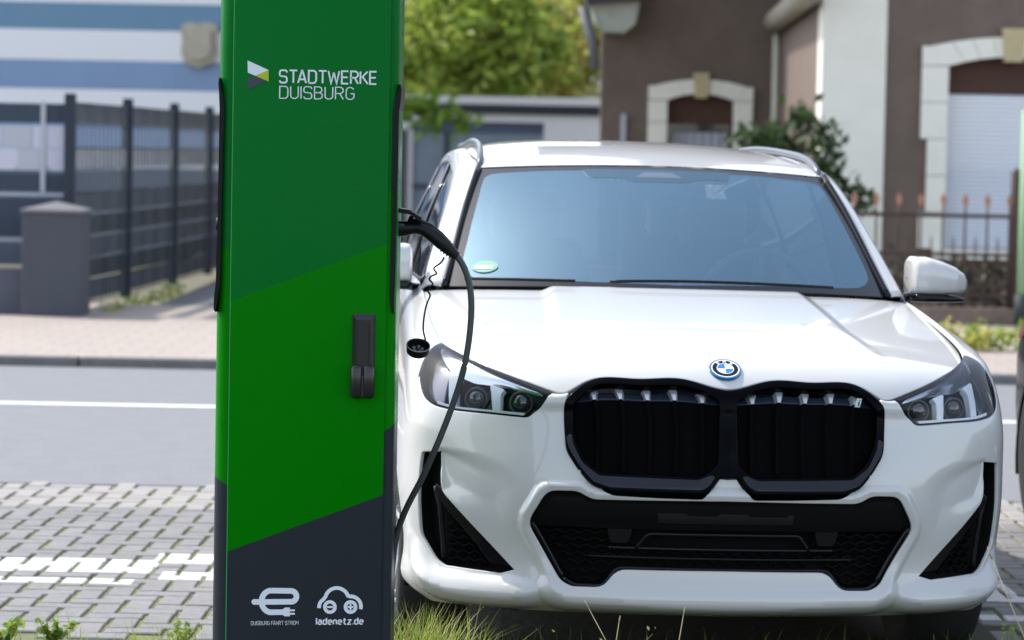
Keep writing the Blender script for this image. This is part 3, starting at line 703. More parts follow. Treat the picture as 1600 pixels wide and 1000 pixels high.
for sg in (1,-1):
    inn = [(.745,1.335,1.103),(.704,1.47,1.222),(.655,1.65,1.372),(.604,1.815,1.497)]
    inn += [(float(re(y)), y, float(rz(y))-.046) for y in (2.05,2.4,2.8,3.3,3.8,4.1)]
    out = [(.818,1.40,1.090),(.775,1.56,1.215),(.722,1.76,1.352),(.688,1.95,1.442)]
    out += [(.670,2.2,1.486),(.658,2.5,1.508),(.648,2.85,1.508),(.635,3.35,1.486),(.61,3.85,1.436),(.59,4.15,1.376)]
    md = [tuple((np.array(a)+np.array(b))/2+np.array([.012,-.012*(i<4),.012])) for i, (a, b) in enumerate(zip(inn, out))]
    G = loft([inn, md, out], 60, 9)*[sg,1,1]
    grid_mesh('side_frame', G, PAINT, car, solid=.008)
    # black seal beside the screen
    q = [(p[0]*1.004*sg+0, p[1]-.006, p[2]+.004) for p in inn[:4]]
    MB().tube(nat(np.linspace(0,1,4), np.array(q))(np.linspace(0,1,16)).tolist(), .011, 8).build('screen_seal', GLOSS, car)
    bo = nat(np.linspace(0,1,10), np.array(out))(np.linspace(0,1,60))
    for nm, y0, y1 in (('side_window',1.50,2.40),('side_window',2.47,3.30),('quarter_window',3.36,3.95)):
        top = [(np.interp(y,bo[:,1],bo[:,0])*sg, y, np.interp(y,bo[:,1],bo[:,2])-.004) for y in np.linspace(y0,y1,10)]
        T0 = _fs(np.array([s_of(y) for y in np.linspace(y0,y1,10)]))[:,-1]
        bot = [((p[0]-.012)*sg, p[1], p[2]-.01) for p in T0]
        mid = [((a[0]+b[0])/2+.010*sg, (a[1]+b[1])/2, (a[2]+b[2])/2) for a, b in zip(top,bot)]
        grid_mesh(nm, loft([bot,mid,top],10,7), TINT, car)
    for y in (1.455,2.435,3.33):
        tp = (np.interp(y,bo[:,1],bo[:,0])*sg, y, np.interp(y,bo[:,1],bo[:,2])); T0 = _fs(np.array([s_of(y)]))[0,-1]
        MB().tube([((T0[0]-.012)*sg,y,T0[2]-.01),((tp[0]*sg+T0[0])/2*sg+.004*sg,y,(tp[2]+T0[2])/2),tp], .035, 8, flat=.25).build('window_pillar', GLOSS, car)
    # roof rail
    rp = [(.600,1.84,1.498),(.596,1.88,1.522),(.588,1.98,1.552),(.574,2.2,1.573),(.557,2.55,1.586),(.545,3.0,1.588),(.535,3.5,1.572),(.525,3.85,1.545),(.52,3.93,1.52)]
    ra = np.array(rp)*[sg,1,1]; rl = np.concatenate([[0],np.cumsum(np.linalg.norm(np.diff(ra,axis=0),axis=1))]); rp = nat(rl, ra)(np.linspace(0,rl[-1],50))
    MB().tube(rp.tolist(), .0115, 8, flat=1.2).build('roof_rail', mat('rail_satin',(.12,.125,.135),.3,metal=.5), car)
    # door mirror
    mr = empty('door_mirror'); mr.parent = car
    secs = [(.8465,1.16,1.17,1.50,.004),(.847,1.128,1.205,1.50,.045),(.850,1.115,1.226,1.49,.070),(.860,1.110,1.240,1.48,.082),(.90,1.109,1.241,1.472,.087),(.95,1.111,1.228,1.472,.085),(1.0,1.115,1.209,1.478,.077),(1.035,1.122,1.187,1.49,.058),(1.050,1.131,1.168,1.502,.034),(1.055,1.142,1.156,1.508,.010)]
    rows = []
    for x, z0, z1, yc, dy in secs:
        row = []
        for a in np.linspace(0, 2*math.pi, 29)[:-1]:
            cx, sz = math.cos(a), math.sin(a); e = .5
            row.append((x*sg, yc+dy*np.sign(cx)*abs(cx)**e, (z0+z1)/2+(z1-z0)/2*np.sign(sz)*abs(sz)**e))
        rows.append(row)
    sx_ = np.array([q[0] for q in secs]); Rg = np.array(rows); Rg = np.concatenate([np.linspace(Rg[i],Rg[i+1],5)[:-1] for i in range(len(rows)-1)]+[Rg[-1:]])
    grid_mesh('mirror_housing', Rg, PAINT, mr, closed=True)
    low_ = Rg.copy(); low_[:,:,2] = 1.086+(low_[:,:,2]-1.11)*.26; low_[:,:,0] = (.85+(np.abs(low_[:,:,0])-.85)*.97)*sg
    grid_mesh('mirror_base', low_, GLOSS, mr, closed=True)
    MB().tube([(.775*sg,1.56,1.085),(.83*sg,1.53,1.092),(.90*sg,1.50,1.10)], [.030,.024,.03], 10, flat=.55).build('mirror_arm', GLOSS, mr)
    MB().prism([(1.50,1.085),(1.50,1.09),(1.70,1.215),(1.70,1.085)], .768*sg, .782*sg, plane='yz').build('mirror_sail', GLOSS, mr)
# rear window and cowl
rw = [[(.55*u, 4.22-.10*u*u, 1.515-.03*u*u) for u in np.linspace(-1,1,9)], [(.60*u, 4.34-.10*u*u, 1.30-.02*u*u) for u in np.linspace(-1,1,9)], [(.66*u, 4.40-.18*u*u, 1.06) for u in np.linspace(-1,1,9)]]
grid_mesh('rear_window', loft(rw,17,9), TINT, car)
cw = [[(.76*u, 1.05+.235*u*u, 1.085-.02*u*u) for u in np.linspace(-1,1,15)], [(.76*u, 1.125+.245*u*u, 1.108-.022*u*u) for u in np.linspace(-1,1,15)]]
grid_mesh('cowl', cw, SATIN, car)
def wiper(pts, name='wiper'):
    q = [ws(np.array([u]), np.array([w]))[0]+np.array([0,-.016,.016]) for u, w in pts]
    MB().tube(nat(np.linspace(0,1,len(q)),np.array(q))(np.linspace(0,1,20)).tolist(), .0055, 6).build(name, SATIN, car)
wiper([(-.30,.012),(.05,.022),(.45,.020),(.72,.018)]); wiper([(-.92,.026),(-.70,.020),(-.45,.012)])
# interior
MB().box((-.70,1.36,.90),(.70,1.62,1.08), bev=.05).build('dashboard', TRIMG, car)
tor = MB(); a = np.linspace(0,2*math.pi,33)
wc = Vector((.36,1.70,1.075)); qn = Quaternion((1,0,0), R(-62))
ring = [wc+qn@Vector((.185*math.cos(t), .185*math.sin(t), 0)) for t in a]
tor.tube(ring, .016, 8, cap=False); tor.tube([wc+qn@Vector((-.18,0,0)), wc+qn@Vector((.18,0,0))], .02, 6, flat=.6); tor.tube([wc, wc+qn@Vector((0,-.18,0))], .022, 6)
tor.build('steering_wheel', mat('wheel_grey',(.75,.76,.78),.5), car)
for sx in (-.36,.36):
    for y0, nm in ((2.05,'front_seat'),(2.95,'rear_seat')):
        sb = MB(); sb.box((sx-.25,y0-.05,.45),(sx+.25,y0+.50,.68),bev=.06); o = sb.build(nm, TRIMG, car)
        bk = [[(sx-.24,y0+.42,.62),(sx,y0+.39,.62),(sx+.24,y0+.42,.62)],[(sx-.25,y0+.50,.95),(sx,y0+.46,.95),(sx+.25,y0+.50,.95)],[(sx-.19,y0+.60,1.20),(sx,y0+.58,1.22),(sx+.19,y0+.60,1.20)]]
        b = grid_mesh('backrest', loft(bk,9,9), TRIMG, o, solid=.12)
        MB().box((sx-.13,y0+.58,1.22),(sx+.13,y0+.68,1.40),bev=.04).build('headrest', LTRIM, o)
MB().tube([(0,1.80,1.50),(0,1.83,1.46)], .012, 6).box((-.12,1.80,1.405),(.12,1.835,1.46),bev=.012).build('interior_mirror', TRIMG, car)
# wheels
def wheel(x, y, sg):
    w = empty('wheel', (x,y,.352)); w.parent = car
    MB().lathe([(.235,-.105),(.30,-.115),(.335,-.108),(.350,-.085),(.352,0),(.350,.085),(.335,.108),(.30,.115),(.235,.105)], 48, axis='x').build('tyre', RUBBER, w)
    rm = MB(); rm.lathe([(.20,-.09),(.232,-.10),(.236,.10),(.228,.108),(.222,.10),(.222,-.06),(.05,-.06)], 40, axis='x')
    for k in range(5):
        for dk in (-.16,.16):
            a = 2*math.pi*k/5; p0 = (.055*math.cos(a+dk*2), .055*math.sin(a+dk*2)); p1 = (.222*math.cos(a+dk), .222*math.sin(a+dk))
            rm.tube([(.07,*p0),(.085,(p0[0]+p1[0])/2,(p0[1]+p1[1])/2),(.092,*p1)], [.02,.015,.016], 6, flat=.8)
    rm.lathe([(.062,.03),(.062,.085),(.03,.092),(.0001,.092)], 20, axis='x')
    o = rm.build('rim', ALLOY, w)
    if sg < 0: o.scale = (-1,1,1)
    MB().lathe([(.0001,-.02),(.16,-.02),(.16,.0)], 24, axis='x').build('brake_disc', mat('disc_steel',(.2,.2,.2),.4,metal=.8), w)
    return w
for sg in (1,-1):
    for y in (.86,3.552): wheel(.805*sg, y, sg)
# ------------------------------------------------------------------ charging pillar
PY = 7.95                                             # front face
px0, px1 = -.792, -.310; pcx = (px0+px1)/2; PH = 2.16
def band_mat(name, top, low, slope, xoff=0.0, zt=None):
    """printed colour bands: dark green / light green / dark grey, split by straight slanted lines in x-z"""
    m = bpy.data.materials.new(name); m.use_nodes = True; nt = m.node_tree; b = nt.nodes['Principled BSDF']
    b.inputs['Roughness'].default_value = .30; b.inputs['Coat Weight'].default_value = .0; b.inputs['Coat Roughness'].default_value = .12
    b.inputs['Specular IOR Level'].default_value = .05
    tc = nt.nodes.new('ShaderNodeTexCoord'); sp = nt.nodes.new('ShaderNodeSeparateXYZ'); nt.links.new(tc.outputs['Object'], sp.inputs[0])
    def mth(op, a, c):
        n = nt.nodes.new('ShaderNodeMath'); n.operation = op
        for i, q in enumerate((a, c)):
            if isinstance(q, (int, float)): n.inputs[i].default_value = q
            else: nt.links.new(q, n.inputs[i])
        return n.outputs[0]
    h = mth('SUBTRACT', sp.outputs['Z'], mth('MULTIPLY', mth('SUBTRACT', sp.outputs['X'], xoff), slope))
    c = [(.0008,.128,.016,1),(.0005,.166,.001,1),(.027,.031,.038,1)]
    m1 = nt.nodes.new('ShaderNodeMix'); m1.data_type = 'RGBA'; m1.inputs['A'].default_value = c[1]; m1.inputs['B'].default_value = c[0]
    nt.links.new(mth('GREATER_THAN', h, top), m1.inputs['Factor'])
    m2 = nt.nodes.new('ShaderNodeMix'); m2.data_type = 'RGBA'; m2.inputs['A'].default_value = c[2]
    nt.links.new(m1.outputs['Result'], m2.inputs['B']); nt.links.new(mth('GREATER_THAN', h, low), m2.inputs['Factor'])
    nz = nt.nodes.new('ShaderNodeTexNoise'); nz.inputs['Scale'].default_value = 14; nz.inputs['Detail'].default_value = 7
    nt.links.new(tc.outputs['Object'], nz.inputs['Vector'])
    rr = nt.nodes.new('ShaderNodeMapRange'); rr.inputs['From Min'].default_value = .3; rr.inputs['From Max'].default_value = .7; rr.inputs['To Min'].default_value = .24; rr.inputs['To Max'].default_value = .40
    nt.links.new(nz.outputs['Fac'], rr.inputs['Value']); nt.links.new(rr.outputs[0], b.inputs['Roughness'])
    nt.links.new(m2.outputs['Result'], b.inputs['Base Color']); return m
pil = empty('charging_pillar', (pcx, PY, 0), label='tall green and dark grey charging pillar with white lettering beside the car', cat='charging station')
HW = (px1-px0)/2; DEP = .30
fl, fr_ = at(361,500,PY).x-pcx, at(603,500,PY).x-pcx   # door edges
zl1, zr1 = at(363,470,PY).z, at(604,381,PY).z; zl2, zr2 = at(359,861,PY).z, at(600,772,PY).z
sl1 = (zr1-zl1)/(fr_-fl); door_m = band_mat('pillar_print_front', zl1, zl2, sl1, fl)
# body: rounded extrusion, printed separately on its two flanks
def body_half(sg, m, nm):
    ed = fl if sg < 0 else fr_
    sec = [(ed, .004)]
    rr = HW-abs(ed)
    for k in range(1, 11):
        a = math.pi/2*k/10
        sec.append((sg*(abs(ed)+rr*math.sin(a)), .004+rr*1.15*(1-math.cos(a))))
    sec += [(sg*HW, DEP-.04), (sg*(HW-.012), DEP-.012), (sg*(HW-.04), DEP), (0, DEP)]
    G = [[(x, y, z) for x, y in sec] for z in (0.02, .6, 1.2, 1.8, PH-.01)]+[[(x*.985, y*.985+.003, PH) for x, y in sec]]
    return grid_mesh(nm, G, m, pil)
lm = band_mat('pillar_print_left', at(350,384,PY).z, at(348,752,PY).z, -.55, -HW+.02)
rm_ = band_mat('pillar_print_right', at(612,300,PY).z, at(604,672,PY).z, .75, HW-.02)
body_half(-1, lm, 'body_shell'); body_half(1, rm_, 'body_shell')
MB().prism([(x, y) for x, y in [(-HW+.03,.006),(HW-.03,.006),(HW-.005,.05),(HW-.005,DEP-.03),(HW-.04,DEP-.004),(-HW+.04,DEP-.004),(-HW+.005,DEP-.03),(-HW+.005,.05)]], PH-.004, PH+.006, plane='xy').build('top_cap', mat('pillar_cap',(.02,.16,.03),.4), pil)
dm = MB(); dm.box((fl, -.006, .10), (fr_, .012, PH-.03), bev=.0022)
door = dm.build('door_panel', door_m, pil, autosmooth=50)
sm = MB(); sm.box((fl-.0035, -.0045, .10), (fl-.0008, .010, PH-.03))
sm.build('door_seam', mat('seam_green',(.02,.30,.06),.3), pil)
MB().box((-HW+.02,.0,-.05),(HW-.02,DEP-.02,.06)).build('plinth', mat('plinth_grey',(.06,.06,.065),.7), pil)
# lettering and logos, thin sheets on the door
PYF = -.0072
def dp(u, v): p = at(u, v, PY-.006); return (p.x-pcx, p.z)
def dpoly(pts, y=PYF, t=None): return [(*( (x,) ), y, z) for x, z in [dp(u,v) for u, v in pts]]
WHITE = mat('vinyl_white', (.66,.70,.76), .4); LIME = mat('vinyl_lime', (.36,.46,.005), .4); SLATE = mat('vinyl_slate', (.03,.035,.055), .4)
lg = MB()
lg.add(dpoly([(387.0,94.5),(419.6,109.5),(399.0,118.3),(387.2,113.5)]), [(0,1,2,3)], 0)
lg.add(dpoly([(419.8,109.5),(419.8,127.5),(399.3,118.5)]), [(0,1,2)], 1)
lg.add(dpoly([(399,118.5),(415.5,126.5),(387.5,140.0),(387.5,121.5)]), [(0,1,2,3)], 2)
lg.build('company_logo', [WHITE, LIME, SLATE], door, fixn=False)
def line_text(txt, u0, v0, u1, v1, hpx, wid, name, m, gap=.20):
    (xa, za), (xb, zb) = dp(u0, v0), dp(u1, v1); h = hpx/587.0
    t = MB(); L = text_mesh(t, txt, 0, 0, h, wid, 1.0, gap)-gap*h
    k = (xb-xa)/L; sh = (zb-za)/(xb-xa)
    t.v = [(xa+x*k, PYF+y, za+z+(x*k)*sh) for x, y, z in t.v]
    return t.build(name, m, door, fixn=False)
line_text('STADTWERKE', 437, 129.0, 588, 131.5, 19.2, .135, 'lettering', WHITE)
line_text('DUISBURG', 437, 153.5, 553, 155.5, 18.6, .082, 'lettering', WHITE)
line_text('DUISBURG FÄHRT STROM', 392.3, 976.5, 466, 976.0, 5.8, .105, 'lettering', WHITE)
line_text('ladenetz.de', 494.5, 975.5, 567, 975.0, 10.0, .185, 'lettering', WHITE, gap=.24)
# plug-shaped e
sc = lambda X, Y: (340+X/5.714, 860+Y/5.714)
def stroke_px(mb, pts, wpx, mi=0, y=PYF):
    q = [dp(*p) for p in pts]; v, f = ribbon(q, wpx/587.0); mb.add([(a, y, b) for a, b in v], f, mi)
def arc_px(cx, cy, r, a0, a1, n=14, ry=None): return [(cx+r*math.cos(R(a0+(a1-a0)*k/n)), cy-(ry or r)*math.sin(R(a0+(a1-a0)*k/n))) for k in range(n+1)]
em = MB()
e_pts = [sc(325,460),sc(655,458)]+[sc(*p) for p in arc_px(655,410,49,-90,90)]+[sc(*p) for p in arc_px(480,455,87,90,270,20,97)]+[sc(600,550)]
stroke_px(em, e_pts[:18], 50/5.714); stroke_px(em, e_pts[17:], 50/5.714, y=PYF-.0002)
em.add([(x, PYF-.0003, z) for x, z in [dp(*sc(*p)) for p in arc_px(328,459,25,0,360,18)[:-1]]], [tuple(range(18))])
em.add(dpoly([sc(575,532),sc(600,510),sc(645,508),(sc(645,588)),sc(600,588),sc(575,570)], PYF-.0004), [tuple(range(6))])
for yy in (534,565): stroke_px(em, [sc(640,yy), sc(690,yy)], 16/5.714, y=PYF-.0001)
em.build('plug_logo', WHITE, door, fixn=False)
cl = MB()
stroke_px(cl, [sc(905,515)]+[sc(*p) for p in arc_px(975,500,68,175,120,8)]+[sc(*p) for p in arc_px(1065,440,105,165,20,18)]+[sc(1180,410)]+[sc(*p) for p in arc_px(1190,500,90,85,-15,14)], 33/5.714)
for cx in (1003,1187):
    stroke_px(cl, [sc(*p) for p in arc_px(cx,505,46,0,360,26)], 30/5.714, y=PYF-.0001)
    stroke_px(cl, [sc(cx-27,505), sc(cx+27,505)], 17/5.714, y=PYF-.0002)
stroke_px(cl, [sc(1187,478), sc(1187,532)], 17/5.714, y=PYF-.0003)
cl.build('car_logo', WHITE, door, fixn=False)
# door handle: bevelled plate, raised bar, twin grip
HB = mat('handle_black', (.008,.008,.009), .32, coat=.2)
hx, hz0, hz1 = dp(568,0)[0]*0+ (at(568,555,PY).x-pcx), at(568,620,PY).z, at(568,490,PY).z
hd = empty('door_handle', (hx, 0, 0)); hd.parent = pil
w = .031
pm = MB()
pm.add([(-w,-.006,hz0),(w,-.006,hz0),(w,-.006,hz1),(-w,-.006,hz1),(-w+.012,-.020,hz0+.004),(w-.012,-.020,hz0+.004),(w-.012,-.020,hz1-.016),(-w+.012,-.020,hz1-.016)],
       [(4,5,6,7),(0,1,5,4),(1,2,6,5),(2,3,7,6),(3,0,4,7)])
pm.build('base_plate', HB, hd)
bm_ = MB(); pr = [(-.0135,hz0+.02),(.0135,hz0+.02)]+[(.0135*math.cos(a), hz1-.034+.0135*math.sin(a)) for a in np.linspace(0,math.pi,9)]
bm_.prism(pr, -.030, -.018); bm_.build('swing_bar', HB, hd, autosmooth=40)
for sx in (-1,1):
    g = MB(); g.box((sx*.0165-.0155,-.040,hz0-.002),(sx*.0165+.0155,-.012,hz0+.088), bev=.010); g.build('grip', HB, hd, autosmooth=60)
MB().box((-.004,-.034,hz0+.004),(.004,-.016,hz0+.06)).build('grip_groove', mat('handle_groove',(.02,.02,.022),.5), hd)
# black socket modules on both flanks
SB = mat('socket_black', (.006,.006,.007), .42, spec=.2)
def flank(sg, pts):
    poly = [(at(u,v,PY).x-pcx, at(u,v,PY).z) for u, v in pts]
    m = MB(); m.prism(poly, .002, DEP-.03); return m.build('socket_module', SB, pil, autosmooth=35)
fR = flank(1, [(625.5,131),(627.5,140),(626,160),(623.5,175),(620,330),(617.5,440),(615.5,475),(616.8,490),(613.5,487),(609.5,470),(609.5,440),(612.5,330),(614.5,175),(617,160),(621.5,146)])
fL = flank(-1, [(342.5,121),(341,130),(342,145),(343,170),(340,330),(337,440),(334,465),(333.5,484),(336.5,488),(339.5,470),(344,440),(346,330),(350,175),(349,155),(345.5,138)])
MB().lathe([(.0001,-.006),(.018,-.006),(.022,0),(.022,.01)], 20, axis='x', center=(at(338,352,PY).x-pcx, .06, at(337,352,PY).z)).build('socket_cover', SB, pil)
# raised flap above the plugged socket
p0, p1, p2 = at(617,326,PY+.10), at(640,330,PY+.10), at(659,342,PY+.10)
fpm = MB(); seq = [p0,p1,p2]
up_ = [Vector((p.x-pcx, .075, p.z)) for p in seq]; 
fpm.add([(p.x, y, p.z+dz) for y in (.072,.162) for dz in (.004,-.008) for p in up_], [(0,1,4,3),(1,2,5,4),(6,7,10,9),(7,8,11,10),(0,6,7,1),(1,7,8,2),(3,4,10,9),(4,5,11,10),(2,8,11,5),(0,3,9,6)])
fpm.build('socket_flap', SB, pil)
MB().tube([(at(643,338,PY+.1).x-pcx,.12,at(643,338,PY+.1).z),(at(638,350,PY+.1).x-pcx,.12,at(638,350,PY+.1).z)], .006, 8).build('flap_hinge', SB, pil)
# ------------------------------------------------------------------ plug, cable and dangling cap
QY = PY+.12
def P3(u, v, dy=0.0): return at(u, v, QY+dy)
plug = empty('charging_plug', P3(655,355), label='black charging plug and grey cable stuck in the green pillar', cat='charging cable')
def loc(p): return Vector(p)-plug.location
cent = [(604,357),(620,357.5),(634,357),(648,355.5),(662,358.5),(676,367),(690,378.5),(701,389),(709,396.5),(714,401)]
rad = [27,27,26,21.5,21.5,25,26,21,16.5,14]
cs = nat(np.linspace(0,1,len(cent)), np.array(cent,float))(np.linspace(0,1,34)); rs = np.interp(np.linspace(0,1,34), np.linspace(0,1,len(rad)), rad)/2/580
gm = MB(); gm.tube([loc(P3(u,v)) for u, v in cs], rs.tolist(), 20, flat=.92)
PB = mat('plug_black', (.007,.007,.008), .40, spec=.3, bump=(300,.15))
gm.build('grip', PB, plug)
for t in np.linspace(0,1,5):
    u, v = 696+16*t, 385+15*t; d = Vector((.73,0,-.68)); c = loc(P3(u,v)); r_ = (21.5-7*t)/2/580
    MB().tube([c-d*.0022, c+d*.0022], r_+.0022, 18).build('strain_relief_rib', PB, plug)
top = [loc(P3(u,v,-.002)) for u, v in [(640,344.5),(655,345),(672,352),(690,366),(702,378)]]
MB().tube(top, [.004,.006,.006,.006,.004], 8).build('grip_ridge', PB, plug)
MB().box(loc(P3(622,349,-.022)), loc(P3(632,354,-.018)), bev=.001).build('plug_window', mat('plug_blue',(.02,.05,.12),.3), plug)
cab = [(712,399,0),(722,412,0),(732,438,0),(736.5,475,0),(734,520,0),(727,565,0),(715,610,.01),(699,655,.02),(680,702,.03),(658,750,.05),(640,784,.07),(624,822,.09),(616,858,.10),(612,900,.11),(609,960,.12),(604,1040,.13),(590,1085,.14)]
cp = nat(np.linspace(0,1,len(cab)), np.array([P3(u,v,d)[:] for u, v, d in cab]))(np.linspace(0,1,120))
MB().tube([loc(p) for p in cp], .0088, 14).build('cable', mat('cable_grey', (.050,.058,.058), .5, noise=(30,.5,(.035,.04,.04))), plug)
wp = [(694,402),(690,409),(684,414),(678,420),(682,427),(675,431),(671,437),(676,443),(672,449),(668.5,455),(672,461),(668,472),(664,487),(661.5,505),(662,520),(664.5,530),(663.5,536)]
ww = nat(np.linspace(0,1,len(wp)), np.array([P3(u,v,-.01)[:] for u, v in wp]))(np.linspace(0,1,90))
MB().tube([loc(p) for p in ww], .0028, 6).build('cap_tether', PB, plug)
cc = P3(652.5,549,-.02); ax = Vector((.10,-.50,.86)).normalized(); q = ax.to_track_quat('Z','Y')
cm = MB(); cm.lathe([(.0001,-.006),(.026,-.006),(.030,-.002),(.0315,.014),(.0325,.016),(.0325,.020),(.0300,.020),(.0295,.016),(.0285,.002),(.0001,.002)], 32)
o = cm.build('dust_cap', PB, plug, autosmooth=40); o.location = loc(cc); o.rotation_euler = q.to_euler()
lip = MB(); lip.lathe([(.0308,.0195),(.0312,.0212),(.0325,.0212),(.0328,.0195)], 32); l = lip.build('cap_rim', mat('cap_rim_grey',(.22,.23,.24),.35), o)
for a in range(5):
    pin = MB(); pin.lathe([(.0042,.001),(.0042,.010),(.0028,.011),(.0028,.004)], 12, center=(.012*math.cos(a*1.257),.012*math.sin(a*1.257),0)); pin.build('cap_pin', mat('pin_grey',(.12,.12,.125),.4), o)
# ------------------------------------------------------------------ ground, road, pavement
GZ = -.06
MB().add([(-300,-120,GZ-.09),(300,-120,GZ-.09),(300,500,GZ-.09),(-300,500,GZ-.09)], [(0,1,2,3)]).build('ground', mat('earth',(.14,.12,.09),.95,noise=(2,.8,(.09,.11,.05))))
tag(bpy.data.objects['ground'], kind='structure')
ROAD0, ROAD1, WALK1 = 13.66, 20.72, 25.55
ASPH = mat('asphalt', (.185,.190,.200), .85, noise=(6,.7,(.150,.155,.165)), bump=(220,.35))
o = MB().box((-60,ROAD0,-.14),(60,ROAD1,-.004)).build('road', ASPH); tag(o, kind='structure')
LINE = mat('road_paint', (.78,.78,.77), .7, noise=(18,.5,(.55,.55,.54)))
o = MB().box((-60,17.69,-.003),(60,17.81,.0015)).build('road_marking', LINE); tag(o, kind='structure')
def tile_mat(name, c1, c2, mortar, sx, sy, off=.5):
    m = mat(name, c1, .85); nt = m.node_tree; b = nt.nodes['Principled BSDF']
    br = nt.nodes.new('ShaderNodeTexBrick'); br.inputs['Color1'].default_value = (*c1,1); br.inputs['Color2'].default_value = (*c2,1); br.inputs['Mortar'].default_value = (*mortar,1)
    br.inputs['Scale'].default_value = 1; br.inputs['Brick Width'].default_value = sx; br.inputs['Row Height'].default_value = sy; br.inputs['Mortar Size'].default_value = .008; br.offset = off
    tc = nt.nodes.new('ShaderNodeTexCoord'); nt.links.new(tc.outputs['Object'], br.inputs['Vector']); nt.links.new(br.outputs['Color'], b.inputs['Base Color']); return m
o = MB().box((-60,ROAD1+.16,-.14),(60,WALK1+2.2,.05)).build('pavement', tile_mat('pavement_slabs',(.33,.28,.245),(.30,.26,.23),(.22,.19,.17),.30,.30)); tag(o, kind='structure')
kr = empty('kerb'); tag(kr, kind='structure')
kmesh = MB().box((0,ROAD1,-.14),(.985,ROAD1+.155,.064), bev=.012).build('kerb_stone', mat('kerb_concrete',(.16,.155,.15),.85,noise=(9,.6,(.09,.09,.09))), kr)
kmesh.location.x = -7
for i in range(1,16):
    c = kmesh.copy(); C.objects.link(c); c.parent = kr; c.location.x = -7+i
o = MB().box((-60,ROAD1,-.14),(-7.02,ROAD1+.155,.064)).box((9.02,ROAD1,-.14),(60,ROAD1+.155,.064)).build('kerb_run', mat('kerb_concrete'), kr)
# plots behind the pavement
o = MB().box((-3.3,WALK1+2.2,-.10),(.4,60,.047)).build('driveway', mat('driveway_asphalt',(.11,.115,.125),.85,noise=(5,.5,(.08,.085,.09)))); tag(o, kind='structure')
